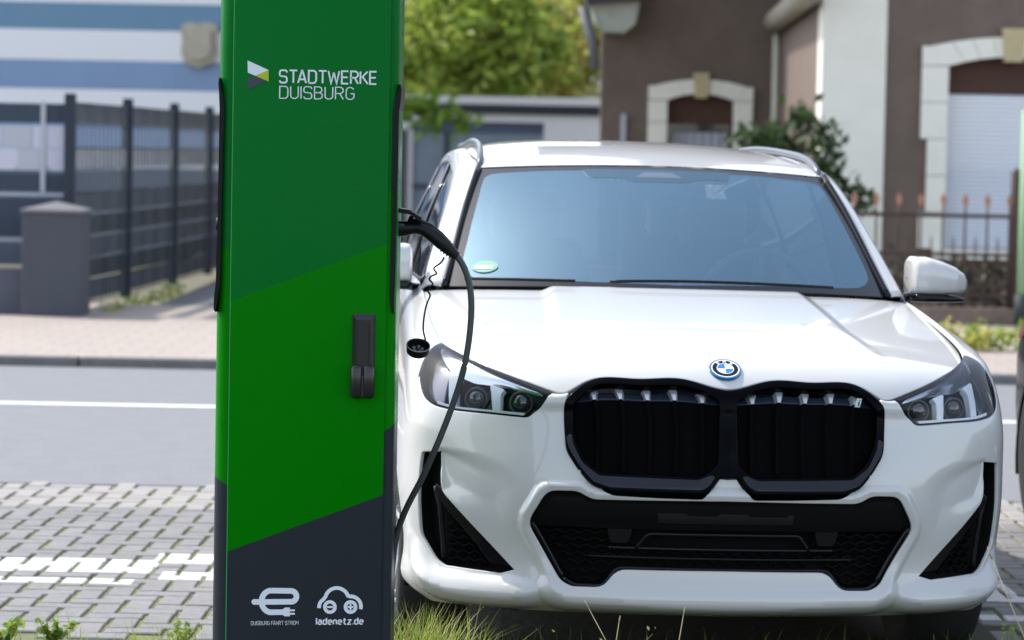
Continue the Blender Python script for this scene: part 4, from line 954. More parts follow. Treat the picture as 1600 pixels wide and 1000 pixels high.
# paving of the parking bays: herringbone pavers
PAV_Y0, PAV_Y1, PAV_X0, PAV_X1 = 9.35, ROAD0-.02, -3.4, 4.6
def paver_mat():
    m = bpy.data.materials.new('concrete_paver'); m.use_nodes = True; nt = m.node_tree; b = nt.nodes['Principled BSDF']; b.inputs['Roughness'].default_value = .85
    L = nt.links; g = nt.nodes.new('ShaderNodeNewGeometry'); oi = nt.nodes.new('ShaderNodeObjectInfo'); sp = nt.nodes.new('ShaderNodeSeparateXYZ'); L.new(g.outputs['Position'], sp.inputs[0])
    n1 = nt.nodes.new('ShaderNodeTexNoise'); n1.inputs['Scale'].default_value = 35; n1.inputs['Detail'].default_value = 6; L.new(g.outputs['Position'], n1.inputs['Vector'])
    wn_ = nt.nodes.new('ShaderNodeTexWhiteNoise'); wn_.noise_dimensions = '3D'
    vm = nt.nodes.new('ShaderNodeVectorMath'); vm.operation = 'SNAP'; vm.inputs[1].default_value = (.1,.1,9); L.new(g.outputs['Position'], vm.inputs[0]); L.new(vm.outputs[0], wn_.inputs[0])
    n2 = nt.nodes.new('ShaderNodeTexNoise'); n2.inputs['Scale'].default_value = 3; n2.inputs['Detail'].default_value = 4; L.new(g.outputs['Position'], n2.inputs['Vector'])
    cr = nt.nodes.new('ShaderNodeValToRGB'); cr.color_ramp.elements[0].position = .3; cr.color_ramp.elements[0].color = (.130,.127,.127,1); cr.color_ramp.elements[1].position = .72; cr.color_ramp.elements[1].color = (.22,.216,.214,1)
    ad = nt.nodes.new('ShaderNodeMath'); ad.operation = 'MULTIPLY_ADD'; ad.inputs[1].default_value = .55; L.new(n1.outputs['Fac'], ad.inputs[0])
    ad2 = nt.nodes.new('ShaderNodeMath'); ad2.operation = 'MULTIPLY'; ad2.inputs[1].default_value = .48; L.new(n2.outputs['Fac'], ad2.inputs[0]); L.new(ad2.outputs[0], ad.inputs[2])
    L.new(ad.outputs[0], cr.inputs['Fac'])
    def M(op, a, c):
        n = nt.nodes.new('ShaderNodeMath'); n.operation = op
        for i, q in enumerate((a, c)):
            if isinstance(q, (int, float)): n.inputs[i].default_value = q
            else: L.new(q, n.inputs[i])
        return n.outputs[0]
    def rect(x0, x1, y0, y1):
        return M('MULTIPLY', M('MULTIPLY', M('GREATER_THAN', sp.outputs['X'], x0), M('LESS_THAN', sp.outputs['X'], x1)), M('MULTIPLY', M('GREATER_THAN', sp.outputs['Y'], y0), M('LESS_THAN', sp.outputs['Y'], y1)))
    mask = None
    for r in ((-3.2,-1.30,10.84,11.18),(-3.2,-1.34,10.56,10.68),(-1.33,-1.10,11.10,11.36),(-1.26,-1.02,10.70,10.88),(-1.10,-.96,10.70,11.36),(1.55,1.86,10.52,10.66),(1.62,2.3,10.10,10.22),(1.72,1.84,10.6,13.4)):
        k = rect(*r); mask = k if mask is None else M('MAXIMUM', mask, k)
    wear = nt.nodes.new('ShaderNodeMapRange'); wear.inputs['From Min'].default_value = .36; wear.inputs['From Max'].default_value = .46; L.new(n1.outputs['Fac'], wear.inputs['Value'])
    mask = M('MULTIPLY', mask, M('MAXIMUM', wear.outputs[0], .55))
    pale = M('GREATER_THAN', sp.outputs['Y'], 12.78)
    m0 = nt.nodes.new('ShaderNodeMix'); m0.data_type = 'RGBA'; m0.inputs['B'].default_value = (.30,.28,.26,1); L.new(cr.outputs['Color'], m0.inputs['A']); L.new(M('MULTIPLY', pale, .75), m0.inputs['Factor'])
    m1 = nt.nodes.new('ShaderNodeMix'); m1.data_type = 'RGBA'; m1.inputs['B'].default_value = (.56,.56,.56,1); L.new(m0.outputs['Result'], m1.inputs['A']); L.new(mask, m1.inputs['Factor'])
    L.new(m1.outputs['Result'], b.inputs['Base Color'])
    bp = nt.nodes.new('ShaderNodeBump'); bp.inputs['Strength'].default_value = .4; bp.inputs['Distance'].default_value = .004; L.new(n1.outputs['Fac'], bp.inputs['Height']); L.new(bp.outputs[0], b.inputs['Normal'])
    return m
PAVER = paver_mat()
pav = empty('paving'); tag(pav, kind='structure')
bed = MB().add([(PAV_X0,PAV_Y0,-.009),(PAV_X1,PAV_Y0,-.009),(PAV_X1,PAV_Y1,-.009),(PAV_X0,PAV_Y1,-.009)], [(0,1,2,3)]).build('joint_bed', mat('mossy_joint',(.090,.085,.068),.95,noise=(7,1.0,(.17,.21,.04))), pav)
def brick_verts(w, l):
    e = .004; x, y = w/2, l/2
    return [(-x,-y,-.04),(x,-y,-.04),(x,y,-.04),(-x,y,-.04),(-x,-y,-e),(x,-y,-e),(x,y,-e),(-x,y,-e),(-x+e,-y+e,0),(x-e,-y+e,0),(x-e,y-e,0),(-x+e,y-e,0)], \
           [(8,9,10,11)]+[(k,(k+1)%4,4+(k+1)%4,4+k) for k in range(4)]+[(4+k,4+(k+1)%4,8+(k+1)%4,8+k) for k in range(4)]
bv, bf = brick_verts(.082,.190); hv, hf = brick_verts(.186,.090)
def bmesh_of(nm, v, f):
    me = bpy.data.meshes.new(nm); me.from_pydata(v, [], f); me.materials.append(PAVER); return me
meV, meH = bmesh_of('paver', bv, bf), bmesh_of('paver', hv, hf)
cand = []
def shade_gap(x, y): return y < 10.5 and -.35 < x < 1.52  # pavers left out where the car's shade is painted as a dark sheet
W_ = .1
for i in range(int(PAV_X0/W_), int(PAV_X1/W_)):
    for j in range(int(PAV_Y0/W_)+1, int(PAV_Y1/W_)):
        k = (i-j) % 4; x, y = i*W_, j*W_
        if shade_gap(x, y): continue
        if k == 0: cand.append((x+W_, y+W_/2, 1))
        elif k == 3: cand.append((x+W_/2, y+W_, 0))
def visible(x, y):
    u = 800+FPX*x/y
    return (0 < u < 335) or (1545 < u < 1600 and y > 9.6)
cand.sort(key=lambda c: (not visible(c[0], c[1]), c[1]))
rest = MB()
for n_, (x, y, h) in enumerate(cand):
    z = random.uniform(-.0025,.0015); rzv = random.gauss(0,.012)
    if n_ < 300 and visible(x, y):
        o = bpy.data.objects.new('paver', meH if h else meV); C.objects.link(o); o.parent = pav; o.location = (x,y,z); o.rotation_euler = (random.gauss(0,.006),random.gauss(0,.006),rzv)
    else:
        vs, fs = (hv,hf) if h else (bv,bf); c_, s_ = math.cos(rzv), math.sin(rzv)
        rest.add([(x+a*c_-b*s_, y+a*s_+b*c_, z+d) for a,b,d in vs], fs)
o = rest.build('pavers', PAVER, pav, fixn=False); o['kind'] = 'stuff'
o = MB().box((-60,ROAD0-.02,-.12),(60,ROAD0+.10,-.002)).build('gutter', mat('gutter_stone',(.17,.17,.18),.85)); tag(o, kind='structure')
MB().box((-.46,PAV_Y0-.01,-.03),(1.68,10.56,-.0055)).build('painted_car_shade', mat('soil_and_car_shade',(.045,.038,.028),.95,noise=(6,.9,(.035,.045,.015)),bump=(25,.8)), pav)  # dark sheet painted in place of the car's shadow on the paving
o = MB().add([(-60,-20,-.012),(60,-20,-.012),(60,PAV_Y0,-.012),(-60,PAV_Y0,-.012)], [(0,1,2,3)]).build('planting_strip', mat('soil_and_car_shade',(.06,.05,.035),.95,noise=(6,.9,(.05,.07,.02)),bump=(25,.8))); tag(o, kind='structure')
o = MB().box((-60,PAV_Y0,-.13),(PAV_X0,ROAD0-.02,-.006)).box((PAV_X1,PAV_Y0,-.13),(60,ROAD0-.02,-.006)).build('verge', mat('verge_gravel',(.24,.235,.225),.95,noise=(30,.7))); tag(o, kind='structure')
# ------------------------------------------------------------------ house on the right
BROWN = mat('brown_render', (.168,.128,.104), .95, noise=(2.5,.8,(.125,.094,.077)), bump=(60,.9))
PINK = mat('side_render', (.19,.145,.12), .95, noise=(2.5,.5,(.15,.115,.10)), bump=(60,.6))
STONE = mat('white_stucco', (.80,.77,.68), .9, noise=(4,.4,(.68,.66,.57)))
CREAM = mat('cream_stone', (.50,.42,.24), .9, noise=(8,.5,(.38,.32,.19)))
D1, D2 = 30.5, 35.7
house = empty('brown_house', (4.6, D1, 0), label='brown rendered old house with white corner pilaster and arched window surrounds', cat='house')
hl_ = lambda p: Vector(p)-Vector((4.6,D1,0))
def HX(u, v=200, Y=D1): return at(u,v,Y).x-4.6
def HZ(v, u=1450, Y=D1): return at(u,v,Y).z
xp0, xp1 = HX(1281), HX(1381)
# window opening in the front wall (wall pieces around it)
wx0, wx1 = HX(1479), HX(1479)+1.30; wz0, wz1 = HZ(388), HZ(103,1480)
fw = MB()
fw.box((xp1,0,-.1),(wx0,.35,7.0)).box((wx1,0,-.1),(6.5,.35,7.0)).box((wx0,0,-.1),(wx1,.35,wz0)).box((wx0,0,wz1+.12),(wx1,.35,7.0))
fw.build('front_wall', BROWN, house)
MB().box((xp0,-.05,-.1),(xp1,.40,7.0)).build('corner_pilaster', STONE, house)
xs = HX(1215,200,D2)
sw = MB(); sw.add([(xp0,.3,-.1),(xp0,.3,7),(xs,D2-D1,7),(xs,D2-D1,-.1),(xp0+.3,.3,-.1),(xp0+.3,.3,7),(xs+.3,D2-D1,7),(xs+.3,D2-D1,-.1)], [(0,1,2,3),(4,5,6,7),(0,4,5,1),(1,5,6,2),(2,6,7,3)])
sw.build('side_wall', PINK, house)
# side cornice
ca, cb = at(1258,-5,D1+.6), at(1208,36,D2-.2)
dv = (cb-ca)
MB().tube([hl_(ca-dv*.4), hl_(cb)], .13, 8).build('side_cornice', mat('cornice_stone',(.30,.27,.22),.9), house)
# recessed wing at the back
bx0, bx1 = HX(938,200,D2), HX(1210,200,D2)
vx0, vx1 = HX(1042,200,D2), HX(1145,200,D2); vz1, vz0 = HZ(157,1090,D2), HZ(330,1090,D2)
YB = D2-D1
bw = MB(); bw.box((bx0,YB,-.1),(vx0,YB+.3,7)).box((vx1,YB,-.1),(bx1+.05,YB+.3,7)).box((vx0,YB,-.1),(vx1,YB+.3,vz0)).box((vx0,YB,vz1+.06),(vx1,YB+.3,7))
bw.build('wing_wall', BROWN, house)
MB().prism([(bx0+.01,YB+.30),(bx0+.31,YB+.30),(bx0+2.3,YB+8),(bx0+2.0,YB+8)], -.1, 7, plane='xy').build('wing_side_wall', BROWN, house)
for u, w_, c_ in ((1211,.045,'pipe'),(1226,.055,'pipe')):
    x = HX(u,200,D2-.3); MB().tube([(x,YB-.25,0),(x,YB-.25,HZ(20 if u < 1220 else 95,1215,D2))], w_, 8).build('downpipe', mat('downpipe_cream',(.52,.50,.40),.6), house)
x = HX(972,300,D2-.1); MB().box((x-.03,YB-.06,.2),(x+.03,YB,HZ(178,972,D2))).build('meter_strip', mat('pale_grey_metal',(.42,.44,.48),.5), house)
# eaves bracket at the wing's corner
b0 = [(922,8),(1000,2),(992,38),(975,52),(945,50),(930,36)]
MB().prism([tuple(hl_(at(u,v,D2-.3)).xz) for u, v in b0], YB-.45, YB+.1).build('eaves_bracket', mat('bracket_stone',(.44,.46,.40),.9,noise=(5,.6,(.26,.26,.18))), house)
MB().prism([tuple(hl_(at(u,v,D2-.3)).xz) for u, v in [(905,-25),(1010,-25),(1004,2),(918,8)]], YB-.6, YB+.2).build('eaves', mat('eaves_dark',(.05,.05,.05),.8), house)
MB().tube([hl_(at(910,10,D2-.5)), hl_(at(925,60,D2-.5)), hl_(at(931,110,D2-.5))], .06, 8).build('gutter_pipe', mat('zinc',(.14,.14,.15),.5), house)
# window surrounds: jambs, lintel arch, keystone, sill; shutter, curtain
def win(x0, x1, z0, z1, y, jw, rise, key, nm, kw, parts):
    wn_ = empty(nm, (0,0,0)); wn_.parent = house
    for sx, xx in ((-1,x0),(1,x1)):
        n = 5
        for k in range(n):
            za, zb = z0+(z1-z0)*k/n, z0+(z1-z0)*(k+1)/n-.006; wd = jw*(1.35 if k in (0,3) or k == n-1 else 1.0)
            MB().box((xx, y-.07, za), (xx+sx*wd, y+.06, zb), bev=.008).build('jamb_stone', STONE, wn_)
    for sx, xx in ((-1,x0),(1,x1)):
        MB().prism([(xx,z1+.003),(xx+sx*jw*1.35,z1+.003),(xx+sx*jw*1.35,z1+jw*.98),(xx+sx*jw*.9,z1+jw*.98)], y-.072, y+.055).build('springer_stone', STONE, wn_)
    cx = (x0+x1)/2; n = 8; hw = (x1-x0)/2
    for k in range(n):
        def pt(t, o): xx = -1+2*t; return (cx+xx*(hw+o*.9+jw*.0), z1+rise*(1-xx*xx)+o)
        t0, t1 = k/n, (k+1)/n-.004
        ov = jw*1.0
        MB().prism([pt(t0,0),pt(t1,0),pt(t1,ov),pt(t0,ov)], y-.075, y+.05).build('arch_stone', STONE, wn_)
    MB().prism([(cx-kw*.42,z1+rise-.05),(cx+kw*.42,z1+rise-.05),(cx+kw*.55,z1+rise+jw*1.45),(cx-kw*.55,z1+rise+jw*1.45)], y-.12, y+.06).build('keystone', CREAM, wn_)
    MB().box((x0,y+.10,z1-.28),(x1,y+.16,z1+rise+.02)).build('shutter_box', mat('rust_brown_wood',(.075,.035,.024),.8,noise=(12,.5)), wn_)
    return wn_
w1 = win(wx0, wx1, wz0, wz1, 0, .20, .10, 1, 'window', .22, None)
ns = 34; zt = wz1-.27
for k in range(ns):
    za = wz0+(zt-wz0)*k/ns; zb = wz0+(zt-wz0)*(k+1)/ns
    MB().prism([(.12,za),(.105,(za+zb)/2),(.12,zb-.004),(.14,zb-.004),(.14,za)], wx0, wx1, plane='yz').build('shutter_slat', mat('shutter_white',(.62,.66,.74),.5), w1)
MB().box((wx0-.12,-.12,wz0-.10),(wx1+.12,.10,wz0-.002)).build('sill', STONE, w1)
w2 = win(vx0, vx1, vz0, vz1, YB, .17, .08, 1, 'window', .17, None)
MB().box((vx0,YB+.20,vz0),(vx1,YB+.21,vz1-.2)).build('pane', mat('window_glass_dark',(.05,.055,.065),.08,coat=1), w2)
cur = []; 
for k in range(41):
    xx = vx0+.04+(vx1-vx0-.08)*k/40; cur.append((xx, YB+.17+.02*math.sin(k*1.1)))
G = [[(x,y,vz0) for x,y in cur],[(x,y,vz1-.38) for x,y in cur]]
grid_mesh('curtain', G, mat('net_curtain',(.40,.41,.47),.9), w2)
MB().box((vx0,YB+.15,vz1-.28),(vx1,YB+.19,vz1-.23)).build('transom', mat('transom_grey',(.22,.21,.21),.6), w2)
MB().prism([(bx0-1,6.9),(7.5,6.9),(7.5,7.3),(3.5,9.4),(bx0-1,7.3)], -.5, YB+8).build('roof', mat('roof_tile_dark',(.07,.05,.045),.8), house)
# ------------------------------------------------------------------ iron fence in front of the house
FY = 27.2
ifn = empty('iron_fence', (4.3,FY,0), label='black iron fence with rusty spear tips before the brown house', cat='fence')
IRON = mat('old_iron',(.035,.025,.022),.7,noise=(20,.6,(.10,.045,.03))); RUST = mat('rusty_tip',(.36,.17,.11),.8)
fx = lambda u, v=400: at(u,v,FY).x-4.3
zt_, zb_ = at(1450,335,FY).z, at(1450,396,FY).z
MB().box((fx(1330),-.02,zt_-.025),(fx(1590),.02,zt_+.012)).build('top_rail', IRON, ifn)
MB().box((fx(1330),-.02,zb_-.02),(fx(1590),.02,zb_+.012)).build('middle_rail', IRON, ifn)
MB().box((fx(1330),-.02,.30),(fx(1590),.02,.33)).build('bottom_rail', IRON, ifn)
for k in range(9):
    x = fx(1345+34.7*k-12)
    if 1345+34.7*k-12 > 1590: break
    zz = at(1450,308,FY).z
    MB().tube([(x,0,.16),(x,0,zz-.06)], .011, 6).build('spear_bar', IRON, ifn)
    MB().add([(x-.012,-.012,zz-.08),(x+.012,-.012,zz-.08),(x+.03,0,zz-.02),(x,0,zz+.045),(x-.03,0,zz-.02),(x,.016,zz-.03)], [(0,1,2,3,4),(0,4,5),(4,3,5),(3,2,5),(2,1,5),(1,0,5)]).build('spear_tip', RUST, ifn)
    if k < 8:
        MB().tube([(x+.1,0,.16),(x+.1,0,zb_+.12),(x+.1,0,zb_+.17)], [.008,.008,.002], 6).build('short_bar', IRON, ifn)
MB().box((fx(1330),-.10,-.05),(fx(1586),.10,.20)).build('plinth_wall', mat('plinth_old',(.22,.16,.13),.9,noise=(6,.8,(.10,.08,.07))), ifn)
MB().tube([(fx(1585),0,0),(fx(1585),0,at(1583,270,FY).z),(fx(1585),0,at(1583,262,FY).z)], [.05,.05,.01], 8).build('end_post', IRON, ifn)
gp = empty('green_post', (at(1597,500,FY-.4).x, FY-.4, 0), label='pale green metal post at the end of the iron fence', cat='post')
MB().tube([(0,0,0),(0,0,2.0)], .055, 12).build('post', mat('post_green',(.22,.36,.20),.6), gp)
MB().tube([(0,0,.08),(0,0,.35)], .075, 12).build('post_foot', mat('post_foot_dark',(.02,.03,.03),.7), gp)
# ------------------------------------------------------------------ garage behind the drive
GY = 46.0
gar = empty('flat_garage', (0, GY, 0), label='white flat-roofed garage with wide grey glazed door at the drive end', cat='garage')
gx = lambda u, v=200: at(u,v,GY).x
gz = lambda v, u=780: at(u,v,GY).z
gx0, gx1 = at(560,200,GY).x, at(950,200,GY).x; dx0, dx1 = gx(645), gx(850)
GW = mat('garage_white',(.85,.85,.86),.85,noise=(3,.3,(.76,.76,.78)))
mb = MB(); mb.box((gx0,0,-.1),(dx0,.3,gz(178))).box((dx1,0,-.1),(gx1+.5,.3,gz(178))).box((dx0,0,gz(191)),(dx1,.3,gz(178))); mb.build('wall', GW, gar)
MB().box((gx0-.3,-.08,gz(178)),(gx1+.5,6,gz(163.5))).build('fascia', mat('fascia_dark',(.03,.032,.045),.6), gar)
MB().box((gx0-.3,-.11,gz(163.5)+.003),(gx1+.5,6,gz(151))).build('roof_edge', mat('roof_edge_grey',(.80,.78,.77),.7), gar)
dr = MB().box((dx0,.16,-.1),(dx1,.20,gz(191))).build('door', mat('garage_glass',(.20,.27,.35),.35,coat=.3,noise=(1.2,.7,(.28,.35,.42))), gar)
MB().box((dx0,.12,gz(208)),(dx1,.16,gz(191))).build('door_lintel', mat('door_lintel_blue',(.09,.13,.20),.5), gar)
for u in (698,): MB().box((gx(u)-.04,.10,-.1),(gx(u)+.04,.155,gz(208))).build('door_mullion', mat('door_frame_dark',(.05,.065,.09),.5), gar)
MB().box((dx0,.10,gz(296)),(gx(710),.156,gz(290))).build('door_rail', mat('door_frame_dark'), gar)
for u in (632,): MB().box((gx(u)-.14,-.05,-.1),(gx(u)+.05,-.01,gz(205))).build('gate_leaf', mat('gate_grey',(.10,.11,.11),.6), gar)
# ------------------------------------------------------------------ striped building and fence on the left
SY = 44.0
sh = empty('striped_building', (-8, SY, 0), label='building with broad blue and white horizontal stripes behind the mesh fence', cat='building')
sx0, sx1 = -22, at(352,100,SY).x+8.9
sz = lambda v: at(170,v,SY).z
bands = [(-120,5,'w'),(5,47,'b'),(47,95,'w'),(95,140,'c'),(140,178,'w'),(178,235,'c'),(235,262,'w'),(262,600,'d')]
bands = [(-400,-260,'b'),(-260,-120,'w'),(-120,-60,'b'),(-60,5,'w')]+bands[1:]
cols = {'w': mat('stripe_white',(.86,.86,.88),.85,noise=(1.5,.25,(.80,.80,.83))), 'b': mat('stripe_blue',(.16,.28,.41),.85,noise=(1.2,.5,(.19,.32,.45))), 'c': mat('stripe_light_blue',(.25,.35,.53),.85,noise=(1.2,.5,(.21,.30,.48))), 'd': mat('stripe_grey_blue',(.12,.15,.20),.85)}
for i, (a, b, c) in enumerate(bands):
    za, zb = (sz(a), sz(b)); zb = max(zb, -.1)
    MB().box((sx0,0,zb+.002),(sx1,6,za)).build('stripe', cols[c], sh)
crest = [(283,40),(296,35),(312,38),(328,35),(341,40),(338,62),(341,80),(334,98),(312,106),(291,99),(284,82),(287,62)]
MB().prism([((at(u,v,SY).x+8), at(u,v,SY).z) for u, v in crest], -.12, -.003).prism([((at(312+(u-312)*.7,70+(v-70)*.7,SY).x+8), at(u,70+(v-70)*.7,SY).z) for u, v in crest], -.20, -.118).build('wall_crest', mat('crest_sandstone',(.50,.46,.36),.9,noise=(6,.6,(.36,.33,.26))), sh)
# mesh fence with woven strips along the drive
posts = [(-3.93,26.4),(-3.757,29.0),(-3.626,31.8),(-3.53,34.5),(-3.42,37.3)]
FTOP = 1.90
fnc = empty('mesh_fence', (-3.93,26.4,.05), label='dark double-rod mesh fence with woven privacy strips along the drive', cat='fence')
NAVY = mat('fence_navy',(.012,.020,.034),.5); STRIPS = [mat('strip_navy',(.028,.042,.066),.6), mat('strip_grey',(.15,.165,.19),.6), mat('strip_pale',(.40,.42,.46),.6), mat('strip_blue',(.20,.27,.38),.6), mat('strip_slate',(.075,.092,.125),.6)]
FB = Vector((-3.93,26.4,.05)); FT = FTOP-.05
for x, y in posts:
    p = Vector((x,y,.05))-FB
    MB().box((p.x-.05,p.y-.03,0),(p.x+.05,p.y+.03,FT+.06),bev=.008).build('post', NAVY, fnc)
    MB().box((p.x-.045,p.y-.035,FT+.061),(p.x+.045,p.y+.035,FT+.08)).build('post_cap', NAVY, fnc)
pat = [4,0,4,0,4,None,2,None,4]                          # from the ground up, one strip per mesh row
for k in range(len(posts)-1):
    a, b = Vector((*posts[k],.05))-FB, Vector((*posts[k+1],.05))-FB
    d = b-a; n = Vector((-d.y,d.x,0)).normalized()
    for r_, c in enumerate(pat):
        if c is None: continue
        z0 = .06+r_*.2; 
        # woven band: gently in and out between the vertical wires
        rows = [[],[]]
        for q in range(41):
            t = .02+.96*q/40; w_ = .007*math.sin(q*math.pi/2)
            p = a+d*t+n*w_; rows[0].append((p.x,p.y,z0+.008)); rows[1].append((p.x,p.y,z0+.188))
        grid_mesh('woven_strip', rows, STRIPS[c], fnc)
    for r_ in range(len(pat)+1):
        z = .05+r_*.2
        MB().tube([a+Vector((0,0,z))-n*.012, b+Vector((0,0,z))-n*.012], .006, 5).build('horizontal_rod', mat('rod_pale',(.26,.29,.34),.5) if r_ in (2,3,4,6) else NAVY, fnc)
    for q in range(1,14):
        p = a+d*(q/14); MB().tube([p-n*.013+Vector((0,0,.03)), p-n*.013+Vector((0,0,FT))], .006, 5).build('vertical_rod', mat('rod_grey',(.10,.105,.10),.6), fnc)
# fence section facing the street
ffr = empty('front_fence', (-4.1,26.5,.05), label='street-side fence with pale checkered panel rows beside the grey gate pier', cat='fence')
zf = lambda v: at(50,v,26.5).z-.05
rows_ = [(160,192,0),(195,231,'k0'),(231,266,'k1'),(270,299,0),(300,306,2),(308,370,0),(371,377,2),(379,414,4)]
for v0, v1, c in rows_:
    if isinstance(c, int):
        MB().box((-3.0,-.006,zf(v1)),(.12,.006,zf(v0)-.008)).build('panel_strip', STRIPS[c], ffr)
    else:
        w_ = .28
        for q in range(-1,12):
            x1 = .10-q*w_+(.14 if c == 'k1' else 0); x0 = x1-w_+.01
            if x1 > .12: x1 = .12
            if x1-x0 < .03: continue
            MB().box((x0,-.008,zf(v1)),(x1,.008,zf(v0)-.006)).build('panel_tile', STRIPS[2] if q % 2 else mat('tile_lilac',(.50,.50,.58),.6), ffr)
for x in (-1.1,-2.3): MB().box((x-.03,-.03,0),(x+.03,-.008,1.75)).build('post', NAVY, ffr)
MB().box((-.10,-.03,zf(300)),(-.06,-.010,zf(158))).build('pale_post', STRIPS[2], ffr)
pier = empty('gate_pier', (at(82,420,25.75).x, 25.9, .05), label='grey rendered gate pier with pyramid cap and low wall', cat='gate pier')
GREY = mat('pier_render',(.070,.074,.092),.9,noise=(8,.4,(.058,.062,.078))); pw = .26; phh = at(82,333,25.75).z-.05
MB().box((-pw,-.2,-.05),(pw,.32,phh),bev=.012).build('shaft', GREY, pier)
MB().add([(-pw-.015,-.215,phh+.002),(pw+.015,-.215,phh+.002),(pw+.015,.335,phh+.002),(-pw-.015,.335,phh+.002),(-pw-.015,-.215,phh+.03),(pw+.015,-.215,phh+.03),(pw+.015,.335,phh+.03),(-pw-.015,.335,phh+.03),(0,.06,phh+.10)],
   [(0,1,5,4),(1,2,6,5),(2,3,7,6),(3,0,4,7),(4,5,8),(5,6,8),(6,7,8),(7,4,8),(3,2,1,0)]).build('cap', mat('pier_cap',(.15,.145,.16),.9), pier)
MB().box((-4.5,-.05,-.05),(-pw-.003,.20,at(10,420,25.75).z-.05)).build('low_wall', mat('low_wall_grey',(.095,.10,.13),.9,noise=(6,.4)), pier)
# ------------------------------------------------------------------ trees, shrubs, leaves
def leaf_mat(name, c, c2, tr=.5):
    m = bpy.data.materials.new(name); m.use_nodes = True; nt = m.node_tree; nt.nodes.clear(); L = nt.links
    g = nt.nodes.new('ShaderNodeNewGeometry'); mx = nt.nodes.new('ShaderNodeMix'); mx.data_type = 'RGBA'; mx.inputs['A'].default_value = (*c,1); mx.inputs['B'].default_value = (*c2,1)
    L.new(g.outputs['Random Per Island'], mx.inputs['Factor'])
    d = nt.nodes.new('ShaderNodeBsdfPrincipled'); d.inputs['Roughness'].default_value = .5; t = nt.nodes.new('ShaderNodeBsdfTranslucent'); ms = nt.nodes.new('ShaderNodeMixShader'); ms.inputs[0].default_value = tr
    o = nt.nodes.new('ShaderNodeOutputMaterial'); L.new(mx.outputs['Result'], d.inputs['Base Color']); L.new(mx.outputs['Result'], t.inputs[0]); L.new(d.outputs[0], ms.inputs[1]); L.new(t.outputs[0], ms.inputs[2]); L.new(ms.outputs[0], o.inputs[0]); return m
def leaves(name, centres, per, spread, size, m, parent, seed=1, long=1.7):
    r = np.random.default_rng(seed); n = len(centres)*per
    c = np.repeat(np.array(centres,float), per, axis=0)
    p = c+r.normal(size=(n,3))*spread*r.uniform(.5,1,size=(n,1))
    a = r.normal(size=(n,3)); a /= np.linalg.norm(a,axis=1,keepdims=True); b = np.cross(a, r.normal(size=(n,3))); b /= np.linalg.norm(b,axis=1,keepdims=True)
    s = size*r.uniform(.6,1.3,size=(n,1)); nrm = np.cross(a,b)
    V = np.stack([p-a*s*long*.5, p+b*s*.42+nrm*s*.12, p+a*s*long*.5, p-b*s*.42+nrm*s*.12], 1).reshape(-1,3)
    me = bpy.data.meshes.new(name); F = np.arange(n*4).reshape(-1,4)
    me.from_pydata(V.tolist(), [], F.tolist()); me.materials.append(m); me.update()
    return link(name, me, parent)
BARK = mat('bark',(.08,.06,.045),.95,noise=(12,.6))
def blob_centres(c, rad, n, seed, hollow=.55):
    r = np.random.default_rng(seed); d = r.normal(size=(n,3)); d /= np.linalg.norm(d,axis=1,keepdims=True)
    k = hollow+(1-hollow)*r.uniform(size=(n,1))
    return np.array(c)+d*np.array(rad)*k
def tree(name, base, h, crown_c, crown_r, ncl, per, size, m, label, seed, spread=.3, cat='tree', group=None):
    t = empty(name, base, label=label, cat=cat, group=group); r = np.random.default_rng(seed)
    top = Vector(crown_c)-Vector(base)
    MB().tube([(0,0,-.05),(top.x*.3,top.y*.3,top.z*.45),(top.x*.8,top.y*.8,top.z*.9),(top.x,top.y,top.z*1.1)], [h*.032,h*.026,h*.018,h*.006], 8).build('trunk', BARK, t)
    cc = blob_centres(top, crown_r, ncl, seed)
    lm_ = MB()
    for c in cc[::max(1,len(cc)//14)]:
        s0 = Vector((top.x*.5,top.y*.5,top.z*.62)); lm_.tube([s0, (s0+Vector(c))/2+Vector((0,0,.1)), Vector(c)], [h*.010,h*.007,h*.002], 5)
    lm_.build('limbs', BARK, t)
    leaves('crown', cc, per, spread, size, m, t, seed)
    return t
LG = leaf_mat('leaf_bright',(.17,.28,.03),(.42,.47,.09)); LY = leaf_mat('leaf_yellow',(.40,.42,.08),(.60,.52,.20)); LD = leaf_mat('leaf_dark',(.02,.05,.012),(.06,.10,.03),.35)
TY = 55.0
tree('garden_tree', (-.4,TY,0), 7, at(745,70,TY), (1.5,1.5,1.6), 105, 62, .15, LG, 'leafy bright green tree behind the flat garage roof', 3, .33)
tree('garden_tree', (1.0,TY+2,0), 7, at(885,60,TY+2), (1.0,1.2,2.0), 60, 55, .15, LY, 'yellowing tree between the garage and the brown house', 4, .33)
tree('garden_tree', (-1.8,TY+1,0), 7, at(640,40,TY+1), (.9,1.2,1.6), 50, 55, .15, LY, 'yellow green tree close behind the charging pillar top', 5, .33)
o = empty('far_house', (-1,75,0), label='pale far house with pink roof glimpsed through the tree', cat='house')
MB().box((-5,0,0),(5,6,5.2)).build('wall', mat('far_wall',(.62,.60,.58),.9), o)
MB().prism([(-5.4,5.2),(5.4,5.2),(0,8.2)], -.3, 6.3).build('roof', mat('far_roof',(.40,.24,.20),.9), o)
for x in (-2.2,0,2.2): MB().box((x-.5,-.04,2.8),(x+.5,-.003,4.2)).build('window', mat('far_glass',(.2,.22,.25),.2), o)
